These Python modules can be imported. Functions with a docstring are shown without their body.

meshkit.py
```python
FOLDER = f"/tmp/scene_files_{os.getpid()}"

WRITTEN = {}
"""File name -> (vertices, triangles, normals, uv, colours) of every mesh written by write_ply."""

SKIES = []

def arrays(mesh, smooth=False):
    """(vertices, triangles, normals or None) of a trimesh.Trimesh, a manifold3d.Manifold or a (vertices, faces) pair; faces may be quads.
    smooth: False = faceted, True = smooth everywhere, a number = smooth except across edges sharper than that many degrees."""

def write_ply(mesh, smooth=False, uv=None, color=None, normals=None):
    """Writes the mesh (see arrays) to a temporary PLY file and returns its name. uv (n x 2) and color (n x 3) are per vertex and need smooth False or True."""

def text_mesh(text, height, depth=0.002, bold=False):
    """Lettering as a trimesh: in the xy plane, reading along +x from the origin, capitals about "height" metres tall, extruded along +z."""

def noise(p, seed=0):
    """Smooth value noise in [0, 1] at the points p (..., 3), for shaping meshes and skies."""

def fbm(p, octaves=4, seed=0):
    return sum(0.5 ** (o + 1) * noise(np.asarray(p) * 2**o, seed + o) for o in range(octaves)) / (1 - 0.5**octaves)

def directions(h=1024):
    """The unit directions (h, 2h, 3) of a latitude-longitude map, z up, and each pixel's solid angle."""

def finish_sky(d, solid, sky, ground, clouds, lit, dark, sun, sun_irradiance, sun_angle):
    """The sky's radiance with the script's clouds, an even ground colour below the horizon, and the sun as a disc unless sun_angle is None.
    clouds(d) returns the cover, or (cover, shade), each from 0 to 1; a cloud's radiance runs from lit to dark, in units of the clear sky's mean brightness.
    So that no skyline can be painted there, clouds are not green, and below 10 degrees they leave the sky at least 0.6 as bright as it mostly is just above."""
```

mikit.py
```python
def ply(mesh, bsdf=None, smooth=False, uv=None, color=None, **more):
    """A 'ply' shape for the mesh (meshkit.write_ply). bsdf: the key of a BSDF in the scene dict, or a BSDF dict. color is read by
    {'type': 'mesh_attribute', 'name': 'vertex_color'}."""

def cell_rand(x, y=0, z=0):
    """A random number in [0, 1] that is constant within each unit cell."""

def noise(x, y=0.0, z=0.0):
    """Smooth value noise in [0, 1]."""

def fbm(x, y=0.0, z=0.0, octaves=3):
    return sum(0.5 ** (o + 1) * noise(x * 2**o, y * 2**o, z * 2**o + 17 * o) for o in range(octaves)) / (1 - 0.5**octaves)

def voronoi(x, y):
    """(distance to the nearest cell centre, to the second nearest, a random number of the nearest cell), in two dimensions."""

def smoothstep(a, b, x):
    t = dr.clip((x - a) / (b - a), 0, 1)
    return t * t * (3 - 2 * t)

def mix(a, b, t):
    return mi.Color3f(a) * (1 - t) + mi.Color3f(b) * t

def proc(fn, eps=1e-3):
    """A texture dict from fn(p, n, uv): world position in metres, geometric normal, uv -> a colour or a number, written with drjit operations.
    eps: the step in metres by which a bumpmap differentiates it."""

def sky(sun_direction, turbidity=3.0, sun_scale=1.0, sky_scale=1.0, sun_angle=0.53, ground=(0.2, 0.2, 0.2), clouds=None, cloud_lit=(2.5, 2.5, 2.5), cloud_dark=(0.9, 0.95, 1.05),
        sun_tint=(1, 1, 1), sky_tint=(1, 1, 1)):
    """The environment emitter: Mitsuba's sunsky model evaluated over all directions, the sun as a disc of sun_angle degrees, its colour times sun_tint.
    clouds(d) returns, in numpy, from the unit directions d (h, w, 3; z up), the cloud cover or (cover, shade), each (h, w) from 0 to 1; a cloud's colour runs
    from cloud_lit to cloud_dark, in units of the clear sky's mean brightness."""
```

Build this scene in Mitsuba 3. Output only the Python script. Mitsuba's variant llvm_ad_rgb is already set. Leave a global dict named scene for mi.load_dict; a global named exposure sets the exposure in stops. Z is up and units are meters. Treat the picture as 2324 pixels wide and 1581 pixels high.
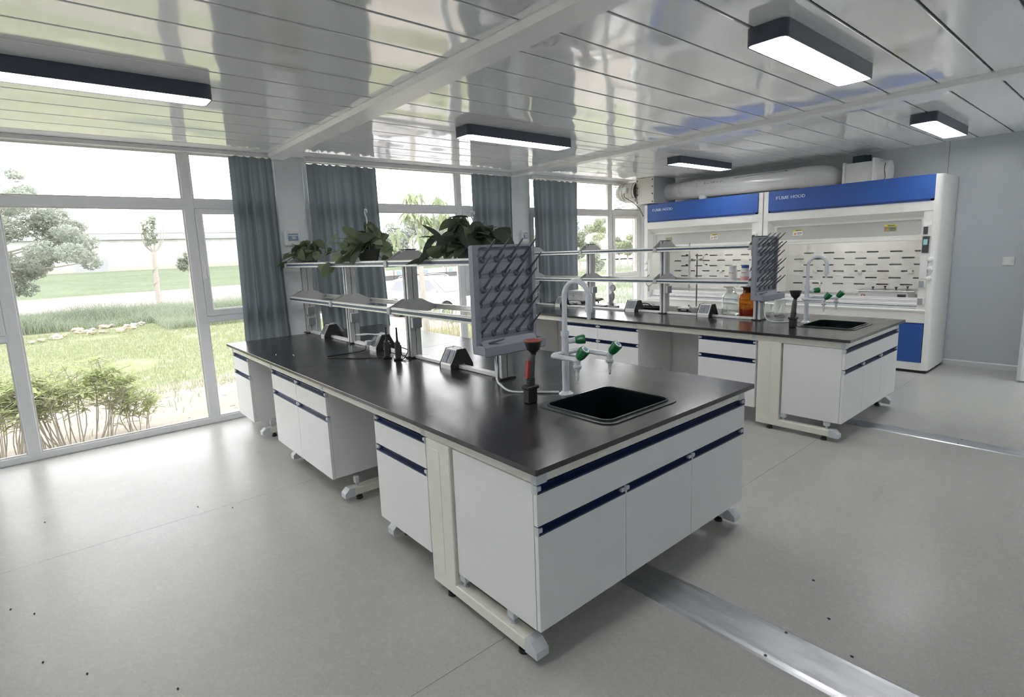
import math, random
import numpy as np, trimesh, mitsuba as mi, drjit as dr
import mikit
from mikit import proc, noise, fbm, voronoi, smoothstep, mix, cell_rand
from meshkit import text_mesh, fbm as nfbm, noise as nnoise
from shapely.geometry import Polygon, Point, box as sbox
from shapely import affinity

random.seed(7); RNG = np.random.default_rng(7)
T = mi.ScalarTransform4f
scene, labels = {'type': 'scene'}, {}

# ------------------------------------------------------------------ camera, sky, exposure
F, PX, PY = 1222.70, 1125.15, 762.39
CAM = np.array([5.5843, -1.1249, 1.4574]); YAW, PITCH, ROLL = 140.6934, -8.928, -2.3528
def _axes():
    a, b, c = np.radians([YAW, PITCH, ROLL])
    f = np.array([np.cos(b)*np.cos(a), np.cos(b)*np.sin(a), np.sin(b)])
    r = np.array([np.sin(a), -np.cos(a), 0]); u = np.cross(r, f)
    return r*np.cos(c)+u*np.sin(c), -r*np.sin(c)+u*np.cos(c), f
_r, _u, _f = _axes()
scene['camera'] = {'type': 'perspective', 'fov_axis': 'x', 'fov': math.degrees(2*math.atan(1162/F)),
    'principal_point_offset_x': (1162-PX)/2324, 'principal_point_offset_y': (790.5-PY)/1581,
    'near_clip': 0.02, 'far_clip': 2000.0,
    'to_world': T().look_at(origin=CAM.tolist(), target=(CAM+_f).tolist(), up=_u.tolist())}
exposure = 0.32
SKY_L = 1.0
def _clouds(d):
    c = nfbm(d*np.array([3, 3, 6]), 4, seed=3)
    return np.ones(d.shape[:2]), np.clip((c-.35)*.5, 0, 1)
scene['sky'] = mikit.sky((-0.3, -0.5, 0.8), turbidity=6, sun_scale=0.0, sky_scale=15.5*SKY_L, ground=(.35, .35, .3), clouds=_clouds,
    cloud_lit=(1.75, 1.76, 1.78), cloud_dark=(1.35, 1.38, 1.42))
LAMP_L = 15.5

# ------------------------------------------------------------------ geometry helpers
STACK = [np.eye(4)]
class at:
    def __init__(s, x=0, y=0, z=0, rz=0, m=None): s.a = (x, y, z, rz); s.m = m
    def __enter__(s):
        if s.m is not None: M = np.asarray(s.m, float)
        else:
            x, y, z, rz = s.a; c, q = math.cos(rz), math.sin(rz)
            M = np.array([[c, -q, 0, x], [q, c, 0, y], [0, 0, 1, z], [0, 0, 0, 1.0]])
        STACK.append(STACK[-1] @ M)
    def __exit__(s, *e): STACK.pop()

def hull(pts):
    return trimesh.convex.convex_hull(np.asarray(pts, float))
def bx(x0, x1, y0, y1, z0, z1, b=0.0):
    x0, x1 = sorted((x0, x1)); y0, y1 = sorted((y0, y1)); z0, z1 = sorted((z0, z1))
    b = min(b, (x1-x0)*.45, (y1-y0)*.45, (z1-z0)*.45)
    if b <= 0:
        m = trimesh.creation.box((x1-x0, y1-y0, z1-z0)); m.apply_translation(((x0+x1)/2, (y0+y1)/2, (z0+z1)/2)); return m
    P = []
    for i, X in enumerate((x0, x1)):
        for j, Y in enumerate((y0, y1)):
            for k, Z in enumerate((z0, z1)):
                sx, sy, sz = (b, -b)[i], (b, -b)[j], (b, -b)[k]
                P += [(X, Y+sy, Z+sz), (X+sx, Y, Z+sz), (X+sx, Y+sy, Z)]
    return hull(P)
def cat(*ms): return trimesh.util.concatenate([m for m in ms if m is not None])
def frame_of(d):
    d = np.asarray(d, float); d = d/np.linalg.norm(d)
    a = np.array([0, 0, 1.0]) if abs(d[2]) < .9 else np.array([1.0, 0, 0])
    u = np.cross(a, d); u /= np.linalg.norm(u); return u, np.cross(d, u), d
def cyl(p0, p1, r0, r1=None, n=20, cap=True):
    r1 = r0 if r1 is None else r1
    p0, p1 = np.asarray(p0, float), np.asarray(p1, float)
    u, v, d = frame_of(p1-p0); a = np.arange(n)*2*np.pi/n
    ring = np.outer(np.cos(a), u)+np.outer(np.sin(a), v)
    V = np.vstack([p0+ring*r0, p1+ring*r1, [p0, p1]]); Fc = []
    for i in range(n):
        j = (i+1) % n
        Fc += [(i, j, n+j), (i, n+j, n+i)]
        if cap: Fc += [(2*n, j, i), (2*n+1, n+i, n+j)]
    return trimesh.Trimesh(V, Fc, process=False)
def spline(pts, k=8):
    P = np.asarray(pts, float); P = np.vstack([2*P[0]-P[1], P, 2*P[-1]-P[-2]]); out = []
    for i in range(1, len(P)-2):
        for t in np.arange(k)/k:
            a, b, c, d = P[i-1:i+3]
            out.append(.5*((2*b)+(c-a)*t+(2*a-5*b+4*c-d)*t*t+(3*b-a-3*c+d)*t**3))
    return np.vstack([out, P[-2:-1]])
def tube(pts, r, n=10, k=0):
    P = spline(pts, k) if k else np.asarray(pts, float)
    R = np.broadcast_to(np.asarray(r, float), (len(P),)) if np.ndim(r) == 0 or len(np.atleast_1d(r)) == len(P) else np.interp(np.linspace(0, 1, len(P)), np.linspace(0, 1, len(r)), r)
    d = np.gradient(P, axis=0); u, v, _ = frame_of(d[0]); V, Fc = [], []
    a = np.arange(n)*2*np.pi/n
    for i in range(len(P)):
        w = d[i]/np.linalg.norm(d[i]); u = u-w*(u@w); u /= np.linalg.norm(u); v = np.cross(w, u)
        V.append(P[i]+R[i]*(np.outer(np.cos(a), u)+np.outer(np.sin(a), v)))
    m = len(P)
    for i in range(m-1):
        for j in range(n):
            q = (j+1) % n
            Fc += [(i*n+j, i*n+q, (i+1)*n+q), (i*n+j, (i+1)*n+q, (i+1)*n+j)]
    V = np.vstack(V+[P[:1], P[-1:]])
    for j in range(n):
        q = (j+1) % n
        Fc += [(m*n, q, j), (m*n+1, (m-1)*n+j, (m-1)*n+q)]
    return trimesh.Trimesh(V, Fc, process=False)
def lathe(prof, c=(0, 0, 0), n=32):
    a = np.arange(n)*2*np.pi/n; prof = np.asarray(prof, float); m = len(prof)
    V = np.vstack([np.stack([r*np.cos(a), r*np.sin(a), np.full(n, z)], 1) for r, z in prof]); Fc = []
    for i in range(m-1):
        for j in range(n):
            q = (j+1) % n
            Fc += [(i*n+j, i*n+q, (i+1)*n+q), (i*n+j, (i+1)*n+q, (i+1)*n+j)]
    M = trimesh.Trimesh(V+np.asarray(c), Fc, process=False); M.merge_vertices()
    M.update_faces(M.nondegenerate_faces()); return M
def prism(poly, axis, a0, a1):
    """poly: (n,2) points or shapely; axis 'x': (y,z), 'y': (x,z), 'z': (x,y)."""
    if not hasattr(poly, 'exterior'): poly = Polygon(poly)
    m = trimesh.creation.extrude_polygon(poly.buffer(0), abs(a1-a0), engine='earcut'); v = np.array(m.vertices); lo = min(a0, a1)
    if axis == 'z': v = v+[0, 0, lo]
    elif axis == 'x': v = np.stack([v[:, 2]+lo, v[:, 0], v[:, 1]], 1)
    else: v = np.stack([v[:, 0], v[:, 2]+lo, v[:, 1]], 1)
    m = trimesh.Trimesh(v, m.faces, process=False)
    if axis == 'y': m.invert()
    return m
def rrect(x0, x1, y0, y1, r, q=6): return sbox(x0+r, y0+r, x1-r, y1-r).buffer(r, quad_segs=q)
def ball(c, r, s=(1, 1, 1), sub=2):
    m = trimesh.creation.icosphere(subdivisions=sub, radius=1.0); m.vertices = np.asarray(m.vertices)*np.asarray(s)*r+np.asarray(c); return m

# ------------------------------------------------------------------ scene helpers
USED = {}
def numbered(name):
    n = USED.get(name, 0); USED[name] = n+1
    return name if n == 0 else f'{name}_{n:03d}'
def thing(name, label=None, category=None, group=None, kind=None):
    key = numbered(name); d = {}
    if label: d['label'] = label
    if category: d['category'] = category
    if group: d['group'] = group
    if kind: d['kind'] = kind
    labels[key] = d; return key
def put(key, mesh, mat, smooth=False, **kw):
    m = mesh.copy()
    if len(STACK) > 1: m.apply_transform(STACK[-1])
    scene[key] = mikit.ply(m, mat, smooth=smooth, **kw)
    return key
def part(parent, name, mesh, mat, smooth=False, label=None, kind=None, **kw):
    key = numbered(parent+'__'+name)
    put(key, mesh, mat, smooth, **kw)
    if label or kind: labels[key] = {**({'label': label} if label else {}), **({'kind': kind} if kind else {})}
    return key
def solo(name, mesh, mat, label, category, group=None, kind=None, smooth=False):
    k = thing(name, label, category, group, kind); put(k, mesh, mat, smooth); return k
def struct(name, mesh=None, mat=None, label=None, smooth=False):
    k = thing(name, label, None, None, 'structure')
    if mesh is not None: put(k, mesh, mat, smooth)
    return k
def shared(mesh, mat, smooth=False): return mikit.ply(mesh, mat, smooth=smooth)
def inst(parent, name, ply, M):
    key = numbered(parent+'__'+name)
    scene[key] = {**ply, 'to_world': T((STACK[-1] @ np.asarray(M)).tolist())}
    return key

# ------------------------------------------------------------------ materials
def rgb(*c): return {'type': 'rgb', 'value': list(c)}
def mat(name, color, rough=.5, metal=0.0, spec=.5, two=True, bump=None, **kw):
    b = {'type': 'principled', 'base_color': color if isinstance(color, dict) else rgb(*color), 'roughness': rough if isinstance(rough, dict) else float(rough), 'metallic': float(metal), 'specular': float(spec), **kw}
    if bump: b = {'type': 'bumpmap', 'arbitrary': bump[0], 'scale': bump[1], 'bsdf': b}
    scene[name] = {'type': 'twosided', 'bsdf': b} if two else b
    return name
def lam(name, c): scene[name] = {'type': 'twosided', 'bsdf': {'type': 'diffuse', 'reflectance': c if isinstance(c, dict) else rgb(*c)}}; return name

def f_floor(p, n, uv):
    a = fbm(p.x*90, p.y*90, 0, 2); b = fbm(p.x*260, p.y*170, 3, 2); c = fbm(p.x*1.1, p.y*1.1, 7, 3); s = fbm(p.x*7, p.y*3, 9, 3)
    fleck = smoothstep(.52, .75, a)*.05-smoothstep(.56, .8, b)*.065
    base = mix((.37, .37, .35), (.415, .415, .393), c)
    return base*(1+fleck+(s-.5)*.06)
def f_floor_r(p, n, uv): return .27+.13*fbm(p.x*2.3, p.y*2.3, 1, 3)
mat('m_floor', proc(f_floor), proc(f_floor_r), spec=.28)
def f_ceil_b(p, n, uv): return fbm(p.x*2.0, p.y*.85, 5, 2)*.9+noise(p.x*5.5, p.y*1.9, 9)*.22
mat('m_ceiling', (.90, .905, .91), .075, metal=.22, spec=1.0, bump=(proc(f_ceil_b, eps=.01), .016))
mat('m_groove', (.05, .055, .06), .6)
mat('m_beam', (.90, .90, .90), .32, spec=.5)
def f_wall(p, n, uv): return mix((.50, .535, .575), (.53, .565, .60), fbm(p.x*1.3, p.y*1.3, p.z*1.3, 3))
mat('m_wall', proc(f_wall), .36, spec=.5)
mat('m_column', (.74, .765, .78), .3)
mat('m_skirt', (.66, .68, .69), .4)
mat('m_winframe', (.82, .83, .845), .32)
mat('m_winframe_warm', (.70, .69, .67), .32)
mat('m_gasket', (.12, .12, .13), .7)
scene['m_pane'] = {'type': 'thindielectric', 'int_ior': 1.5}
mat('m_white', (.73, .73, .725), .42)
mat('m_whitewarm', (.72, .71, .675), .42)
mat('m_cream', (.70, .685, .62), .36)
mat('m_greyplastic', (.52, .545, .57), .4)
mat('m_seam', (.10, .10, .10), .7)
mat('m_navy', (.006, .016, .065), .25)
mat('m_blue', (.022, .085, .33), .42)
mat('m_bluedark', (.012, .045, .19), .42)
def f_wt(p, n, uv): return mix((.014, .0145, .016), (.022, .0225, .024), fbm(p.x*5, p.y*5, 2, 3))
def f_wt_r(p, n, uv): return .17+.07*fbm(p.x*4, p.y*4, 6, 3)
mat('m_worktop', proc(f_wt), proc(f_wt_r), spec=.75)
mat('m_sink', (.006, .011, .013), .22)
mat('m_black', (.012, .012, .013), .4)
mat('m_blackmatte', (.018, .018, .019), .75)
mat('m_darkgrey', (.05, .053, .058), .5)
mat('m_lampcase', (.045, .052, .078), .35)
mat('m_alu', (.72, .73, .74), .28, metal=1.0)
mat('m_aluwhite', (.70, .70, .68), .35, metal=.1)
mat('m_post', (.46, .465, .46), .4, metal=.15)
mat('m_bracket', (.43, .435, .43), .5)
mat('m_stripe', (.055, .075, .13), .35)
mat('m_steel', (.55, .56, .57), .25, metal=1.0)
def f_strip(p, n, uv): return mix((.50, .51, .54), (.62, .63, .65), fbm(p.x*3, p.y*60, 4, 3))
def f_strip_r(p, n, uv): return .22+.2*fbm(p.x*6, p.y*30, 2, 3)
mat('m_strip', proc(f_strip), proc(f_strip_r), metal=1.0)
mat('m_pegboard', (.24, .255, .30), .48)
mat('m_peg', (.11, .115, .135), .42)
mat('m_faucet', (.66, .69, .74), .2)
mat('m_green', (.012, .16, .055), .25)
mat('m_nozzle', (.60, .62, .64), .3)
mat('m_red', (.33, .035, .022), .45)
mat('m_redrim', (.30, .09, .065), .5)
mat('m_hose', (.70, .72, .72), .2)
def f_cur(p, n, uv): return mix((.21, .240, .262), (.24, .274, .296), noise(p.y*160, p.z*160, 0)*.5+noise(p.y*5, p.z*2, 1)*.5)
scene['m_curtain'] = {'type': 'principledthin', 'base_color': proc(f_cur), 'roughness': .9, 'diff_trans': .26, 'spec_trans': 0.0}
mat('m_hood', (.80, .79, .755), .38)
mat('m_hoodin', (.80, .79, .76), .3)
mat('m_hoodside', (.50, .505, .51), .4)
mat('m_slot', (.25, .25, .245), .6)
mat('m_frost', (.50, .495, .475), .25)
mat('m_pvc', (.66, .665, .66), .22)
mat('m_fancream', (.66, .645, .59), .4)
mat('m_greyduct', (.36, .375, .39), .4)
mat('m_teal', (.02, .055, .07), .5)
mat('m_screen', (.35, .62, .68), .3)
mat('m_text', (.72, .76, .82), .5)
mat('m_yellow', (.72, .60, .06), .5)
mat('m_paper', (.78, .78, .74), .6)
mat('m_ink', (.10, .10, .10), .6)
mat('m_orange', (.62, .22, .05), .5)
mat('m_olive', (.27, .27, .17), .4)
mat('m_stickerblue', (.20, .30, .42), .5)
mat('m_redlogo', (.42, .06, .03), .5)
mat('m_bronze', (.20, .17, .15), .35, metal=.7)
mat('m_grey', (.33, .34, .35), .45)
mat('m_porcelain', (.72, .71, .68), .15)
mat('m_pinkpowder', (.72, .34, .32), .6)
mat('m_capblue', (.04, .09, .35), .35)
mat('m_plasticbottle', (.74, .75, .77), .3)
scene['m_glass'] = {'type': 'thindielectric', 'int_ior': 1.5}
scene['m_bottleglass'] = {'type': 'dielectric', 'int_ior': 1.5, 'specular_transmittance': rgb(.97, .985, .975)}
scene['m_amber'] = {'type': 'dielectric', 'int_ior': 1.5, 'specular_transmittance': rgb(.84, .60, .26)}
scene['m_redliquid'] = {'type': 'dielectric', 'int_ior': 1.33, 'specular_transmittance': rgb(.72, .16, .06)}
scene['m_clearliquid'] = {'type': 'dielectric', 'int_ior': 1.33, 'specular_transmittance': rgb(.97, .98, .93)}
scene['m_frostglass'] = {'type': 'thindielectric', 'int_ior': 1.5, 'specular_transmittance': rgb(.85, .85, .85)}
def leafmat(name, c, tr=.55):
    scene[name] = {'type': 'principledthin', 'base_color': rgb(*c), 'roughness': .4, 'diff_trans': tr, 'spec_trans': 0.0}; return name
leafmat('m_pothos', (.16, .20, .125), .7); leafmat('m_pothoslight', (.25, .295, .19), .9); leafmat('m_pothosdark', (.095, .12, .09), .6)
mat('m_potplant', (.03, .035, .03), .6)
mat('m_stem', (.10, .14, .05), .5)
mat('m_hook', (.55, .57, .57), .3)

# ================================================================== ROOM
XW, XB, YR, YL, HC = .2112, 5.80, 6.533, -5.36, 2.4277
BAYS = [(-5.36, -2.40), (-2.40, .57), (.57, 3.54), (3.54, YR)]
flo = struct('floor', bx(XW-.25, XB+.1, YL-.1, YR+.1, -.12, -.004), 'm_seam', 'pale grey-green speckled vinyl floor')
xs = [XW-.25, 2.137, 4.14, XB+.05]
ys = [YL-.1, -2.37, .75, 3.66, YR+.05]
for i in range(3):
    for j in range(4):
        part(flo, 'vinyl_sheet', bx(xs[i]+.0008, xs[i+1]-.0008, ys[j]+.0008, ys[j+1]-.0008, -.004, 0), 'm_floor')
for (a, b) in ((.640, .850), (3.585, 3.745), (-2.33, -2.12)):
    k = struct('trim_%d' % (1+sum(q.startswith('trim_') for q in labels)), None, None, 'brushed metal cover strip running across the floor')
    part(k, 'cover_plate', prism([(a, .0), (a+.012, .0035), (a+.03, .005), (b-.03, .005), (b-.012, .0035), (b, 0)], 'x', XW+.02, XB-.02), 'm_strip')
    for X in np.arange(.5, 5.7, .62):
        for Y in (a+.02, b-.02): part(k, 'screw', cyl((X, Y, .002), (X, Y, .0062), .006, .005, 10), 'm_darkgrey')
CRUMBS = [(2.548, -1.437), (2.662, -1.356), (3.064, -1.326), (3.253, -1.201), (3.562, -0.962), (2.029, -0.604), (1.595, -1.323), (4.781, 1.247), (4.915, 1.031), (2.196, -0.449), (5.041, 0.877)]
# small dark specks of debris lying on the floor
for i, (u, v) in enumerate(CRUMBS):
    m = ball((u, v, .0025), .005, (1.2, .7, .35), 1); solo('debris_crumb', m, 'm_blackmatte', 'tiny dark crumb lying on the vinyl floor', 'debris', 'crumbs on the floor')
# ceiling
cei = struct('ceiling', bx(XW-.25, XB+.1, YL-.1, YR+.1, HC+.012, HC+.1), 'm_groove', 'glossy light grey metal ceiling of long panels')
PW = .2715; x0p = 3.2185-PW*11
edges = [x0p+PW*i for i in range(0, 23)]; edges = [max(e, XW+.0) for e in edges if e < XB+.05]; edges[-1] = XB
for (a, b) in BAYS:
    for i in range(len(edges)-1):
        if edges[i+1]-edges[i] < .03: continue
        g = .0065
        part(cei, 'panel', bx(edges[i]+g, edges[i+1]-g, a+.002, b-.002, HC, HC+.012, .0025), 'm_ceiling')
for (a, b) in ((.57, .755), (3.54, 3.70), (-2.40, -2.22)):
    k = struct('trim_%d' % (1+sum(q.startswith('trim_') for q in labels)), None, None, 'pale cover beam across the ceiling between two modules')
    part(k, 'cover', prism([(a, HC+.01), (a, HC-.006), (a+.012, HC-.036), (b-.012, HC-.036), (b, HC-.006), (b, HC+.01)], 'x', XW, XB), 'm_beam')
# walls
wr = struct('wall_right', bx(XW-.25, XB+.12, YR+.008, YR+.12, -.1, HC+.1), 'm_seam', 'grey-blue panel wall behind the fume hoods')
we = [XW-.2, 1.08, 2.08, 3.08, 4.078, XB+.05]
for a, b in zip(we[:-1], we[1:]): part(wr, 'panel', bx(a+.0015, b-.0015, YR, YR+.01, 0, HC+.02, .001), 'm_wall')
struct('baseboard_right', prism([(YR-.011, 0), (YR, 0), (YR, .062), (YR-.004, .062), (YR-.011, .05)], 'x', 4.18, XB), 'm_skirt', 'pale grey skirting board under the grey-blue wall')
struct('wall_left', bx(XW-.25, XB+.12, YL-.12, YL, -.1, HC+.1), 'm_wall')
# back wall with door opening y 5.06..5.98
wb = struct('wall_back')
DY0, DY1, DZ = 5.10, 6.02, 2.05
part(wb, 'panel', bx(XB, XB+.1, YL-.1, DY0, -.1, HC+.1), 'm_wall'); part(wb, 'panel', bx(XB, XB+.1, DY1, YR+.1, -.1, HC+.1), 'm_wall'); part(wb, 'panel', bx(XB, XB+.1, DY0, DY1, DZ, HC+.1), 'm_wall')
part(wb, 'corridor_wall', bx(XB+1.2, XB+1.3, 4.0, 7.0, -.1, 2.6), 'm_wall')
# open door leaf
dl = struct('door_1', None, None, 'white door leaf standing open beside the wall switch')
part(dl, 'leaf', bx(4.872, 5.775, 5.985, 6.025, .012, 2.02, .003), 'm_white'); part(dl, 'edge_band', bx(4.846, 4.872, 5.982, 6.027, .012, 2.02, .004), 'm_greyplastic', label='grey edge strip')
part(dl, 'frame', cat(bx(XB-.02, XB+.11, DY0-.05, DY0, 0, DZ+.05), bx(XB-.02, XB+.11, DY1, DY1+.05, 0, DZ+.05), bx(XB-.02, XB+.11, DY0, DY1, DZ, DZ+.05)), 'm_greyplastic')
part(dl, 'hinge', cyl((5.782, 6.012, .2), (5.782, 6.012, .3), .012), 'm_steel'); part(dl, 'hinge', cyl((5.782, 6.012, 1.7), (5.782, 6.012, 1.8), .012), 'm_steel')
part(dl, 'door_handle', cat(cyl((4.94, 5.985, 1.0), (4.94, 5.93, 1.0), .011), bx(4.93, 5.06, 5.925, 5.94, .99, 1.012, .004)), 'm_steel')
# wall switch
k = thing('wall_switch', 'small white rocker switch on the grey-blue wall at the far right', 'switch')
part(k, 'plate', bx(4.590, 4.683, YR-.010, YR, 1.097, 1.187, .003), 'm_white'); part(k, 'rocker', bx(4.601, 4.662, YR-.014, YR-.010, 1.107, 1.177, .002), 'm_white')
part(k, 'indicator', bx(4.665, 4.667, YR-.0115, YR-.010, 1.13, 1.17), 'm_grey')

# ------------------------------------------------------------------ window wall
cols = [(-2.62, -2.30), (.640, .912), (3.575, 3.905), (6.40, YR+.1), (YL-.1, -5.10)]
ww = struct('wall_window', None, None, 'narrow pale wall columns between the tall windows')
for a, b in cols:
    part(ww, 'column', bx(XW-.14, XW+.03, a, b, -.1, HC+.02, .004), 'm_column')
part(ww, 'fascia', bx(XW-.14, XW+.012, YL-.1, YR+.1, 2.415, HC+.1), 'm_beam')
part(ww, 'sill_beam', bx(XW-.20, XW-.01, YL-.1, YR+.1, -.25, 0.0), 'm_column')
FD = .065   # frame depth
def window(no, y0, y1, m0, m1, mirror, label, fm='m_winframe', blind=False):
    """frame y0..y1, mullions (centre,half) m0 and m1; opening sash in the narrow bays."""
    w = struct('window_%d' % no, None, None, label)
    xi, xo = XW, XW-FD
    def bar(n, *a, b=.004): part(w, n, bx(xo, xi, *a, b), fm)
    bar('bottom_rail', y0, y1, 0, .055); bar('top_rail', y0, y1, 2.398, 2.43); bar('stile', y0, y0+.05, .055, 2.398); bar('stile', y1-.05, y1, .055, 2.398)
    for m in (m0, m1): bar('mullion', m-.04, m+.04, .055, 2.398)
    xg = XW-.03
    def pane(a, b, c, d):
        v = np.array([[xg, a, c], [xg, b, c], [xg, b, d], [xg, a, d]]); part(w, 'pane', trimesh.Trimesh(v, [[0, 1, 2], [0, 2, 3]], process=False), 'm_pane')
        e = .011
        part(w, 'glazing_bead', cat(bx(xg, xi-.012, a, b, c, c+e), bx(xg, xi-.012, a, b, d-e, d), bx(xg, xi-.012, a, a+e, c, d), bx(xg, xi-.012, b-e, b, c, d)), 'm_whitewarm')
    segs = [(y0+.05, m0-.04, 0), (m0+.04, m1-.04, 1), (m1+.04, y1-.05, 2)]
    for a, b, t in segs:
        bar('transom', a, b, 1.931, 2.007)
        pane(a, b, 2.007, 2.398)
        if t == 1: pane(a, b, .055, 1.931)
        else:
            bar('rail', a, b, .937, .985)
            pane(a, b, .055, .937)
            s = numbered(w+'__sash'); e = .055
            put(s, cat(bx(xo+.01, xi+.012, a+.002, b-.002, .987, .987+e, .004), bx(xo+.01, xi+.012, a+.002, b-.002, 1.929-e+.02, 1.929, .004), bx(xo+.01, xi+.012, a+.002, a+e, .987, 1.929, .004), bx(xo+.01, xi+.012, b-e, b-.002, .987, 1.929, .004)), fm)
            pane(a+e-.004, b-e+.004, .987+e-.004, 1.929-e+.024)
            hy = a+.028 if t == 2 else b-.028
            part(s, 'handle', cat(bx(xi+.012, xi+.024, hy-.012, hy+.012, 1.38, 1.47, .004), cyl((xi+.02, hy, 1.455), (xi+.05, hy, 1.455), .008), tube([(xi+.05, hy, 1.46), (xi+.053, hy, 1.42), (xi+.05, hy, 1.33)], [.009, .009, .012], 10, 4)), 'm_white', 30)
            hy2 = b+.004 if t == 2 else a-.004
            for z in (1.1, 1.86): part(s, 'hinge', cyl((xi+.012, hy2, z-.04), (xi+.012, hy2, z+.04), .008, n=12), fm)
    return w
window(1, -2.30, .640, -1.376, -.104, 0, 'tall grey-framed window left of the near bench, onto the grass')
window(2, .912, 3.575, 1.50, 2.788, 0, 'tall grey-framed window behind the near bench, onto the parked car')
window(3, 3.905, 6.40, 4.36, 5.652, 0, 'tall window by the duct fan, onto small trees and a sand mound', 'm_winframe_warm')
window(4, -5.10, -2.62, -4.3, -3.2, 0, 'tall window in the module behind the viewer')

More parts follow.
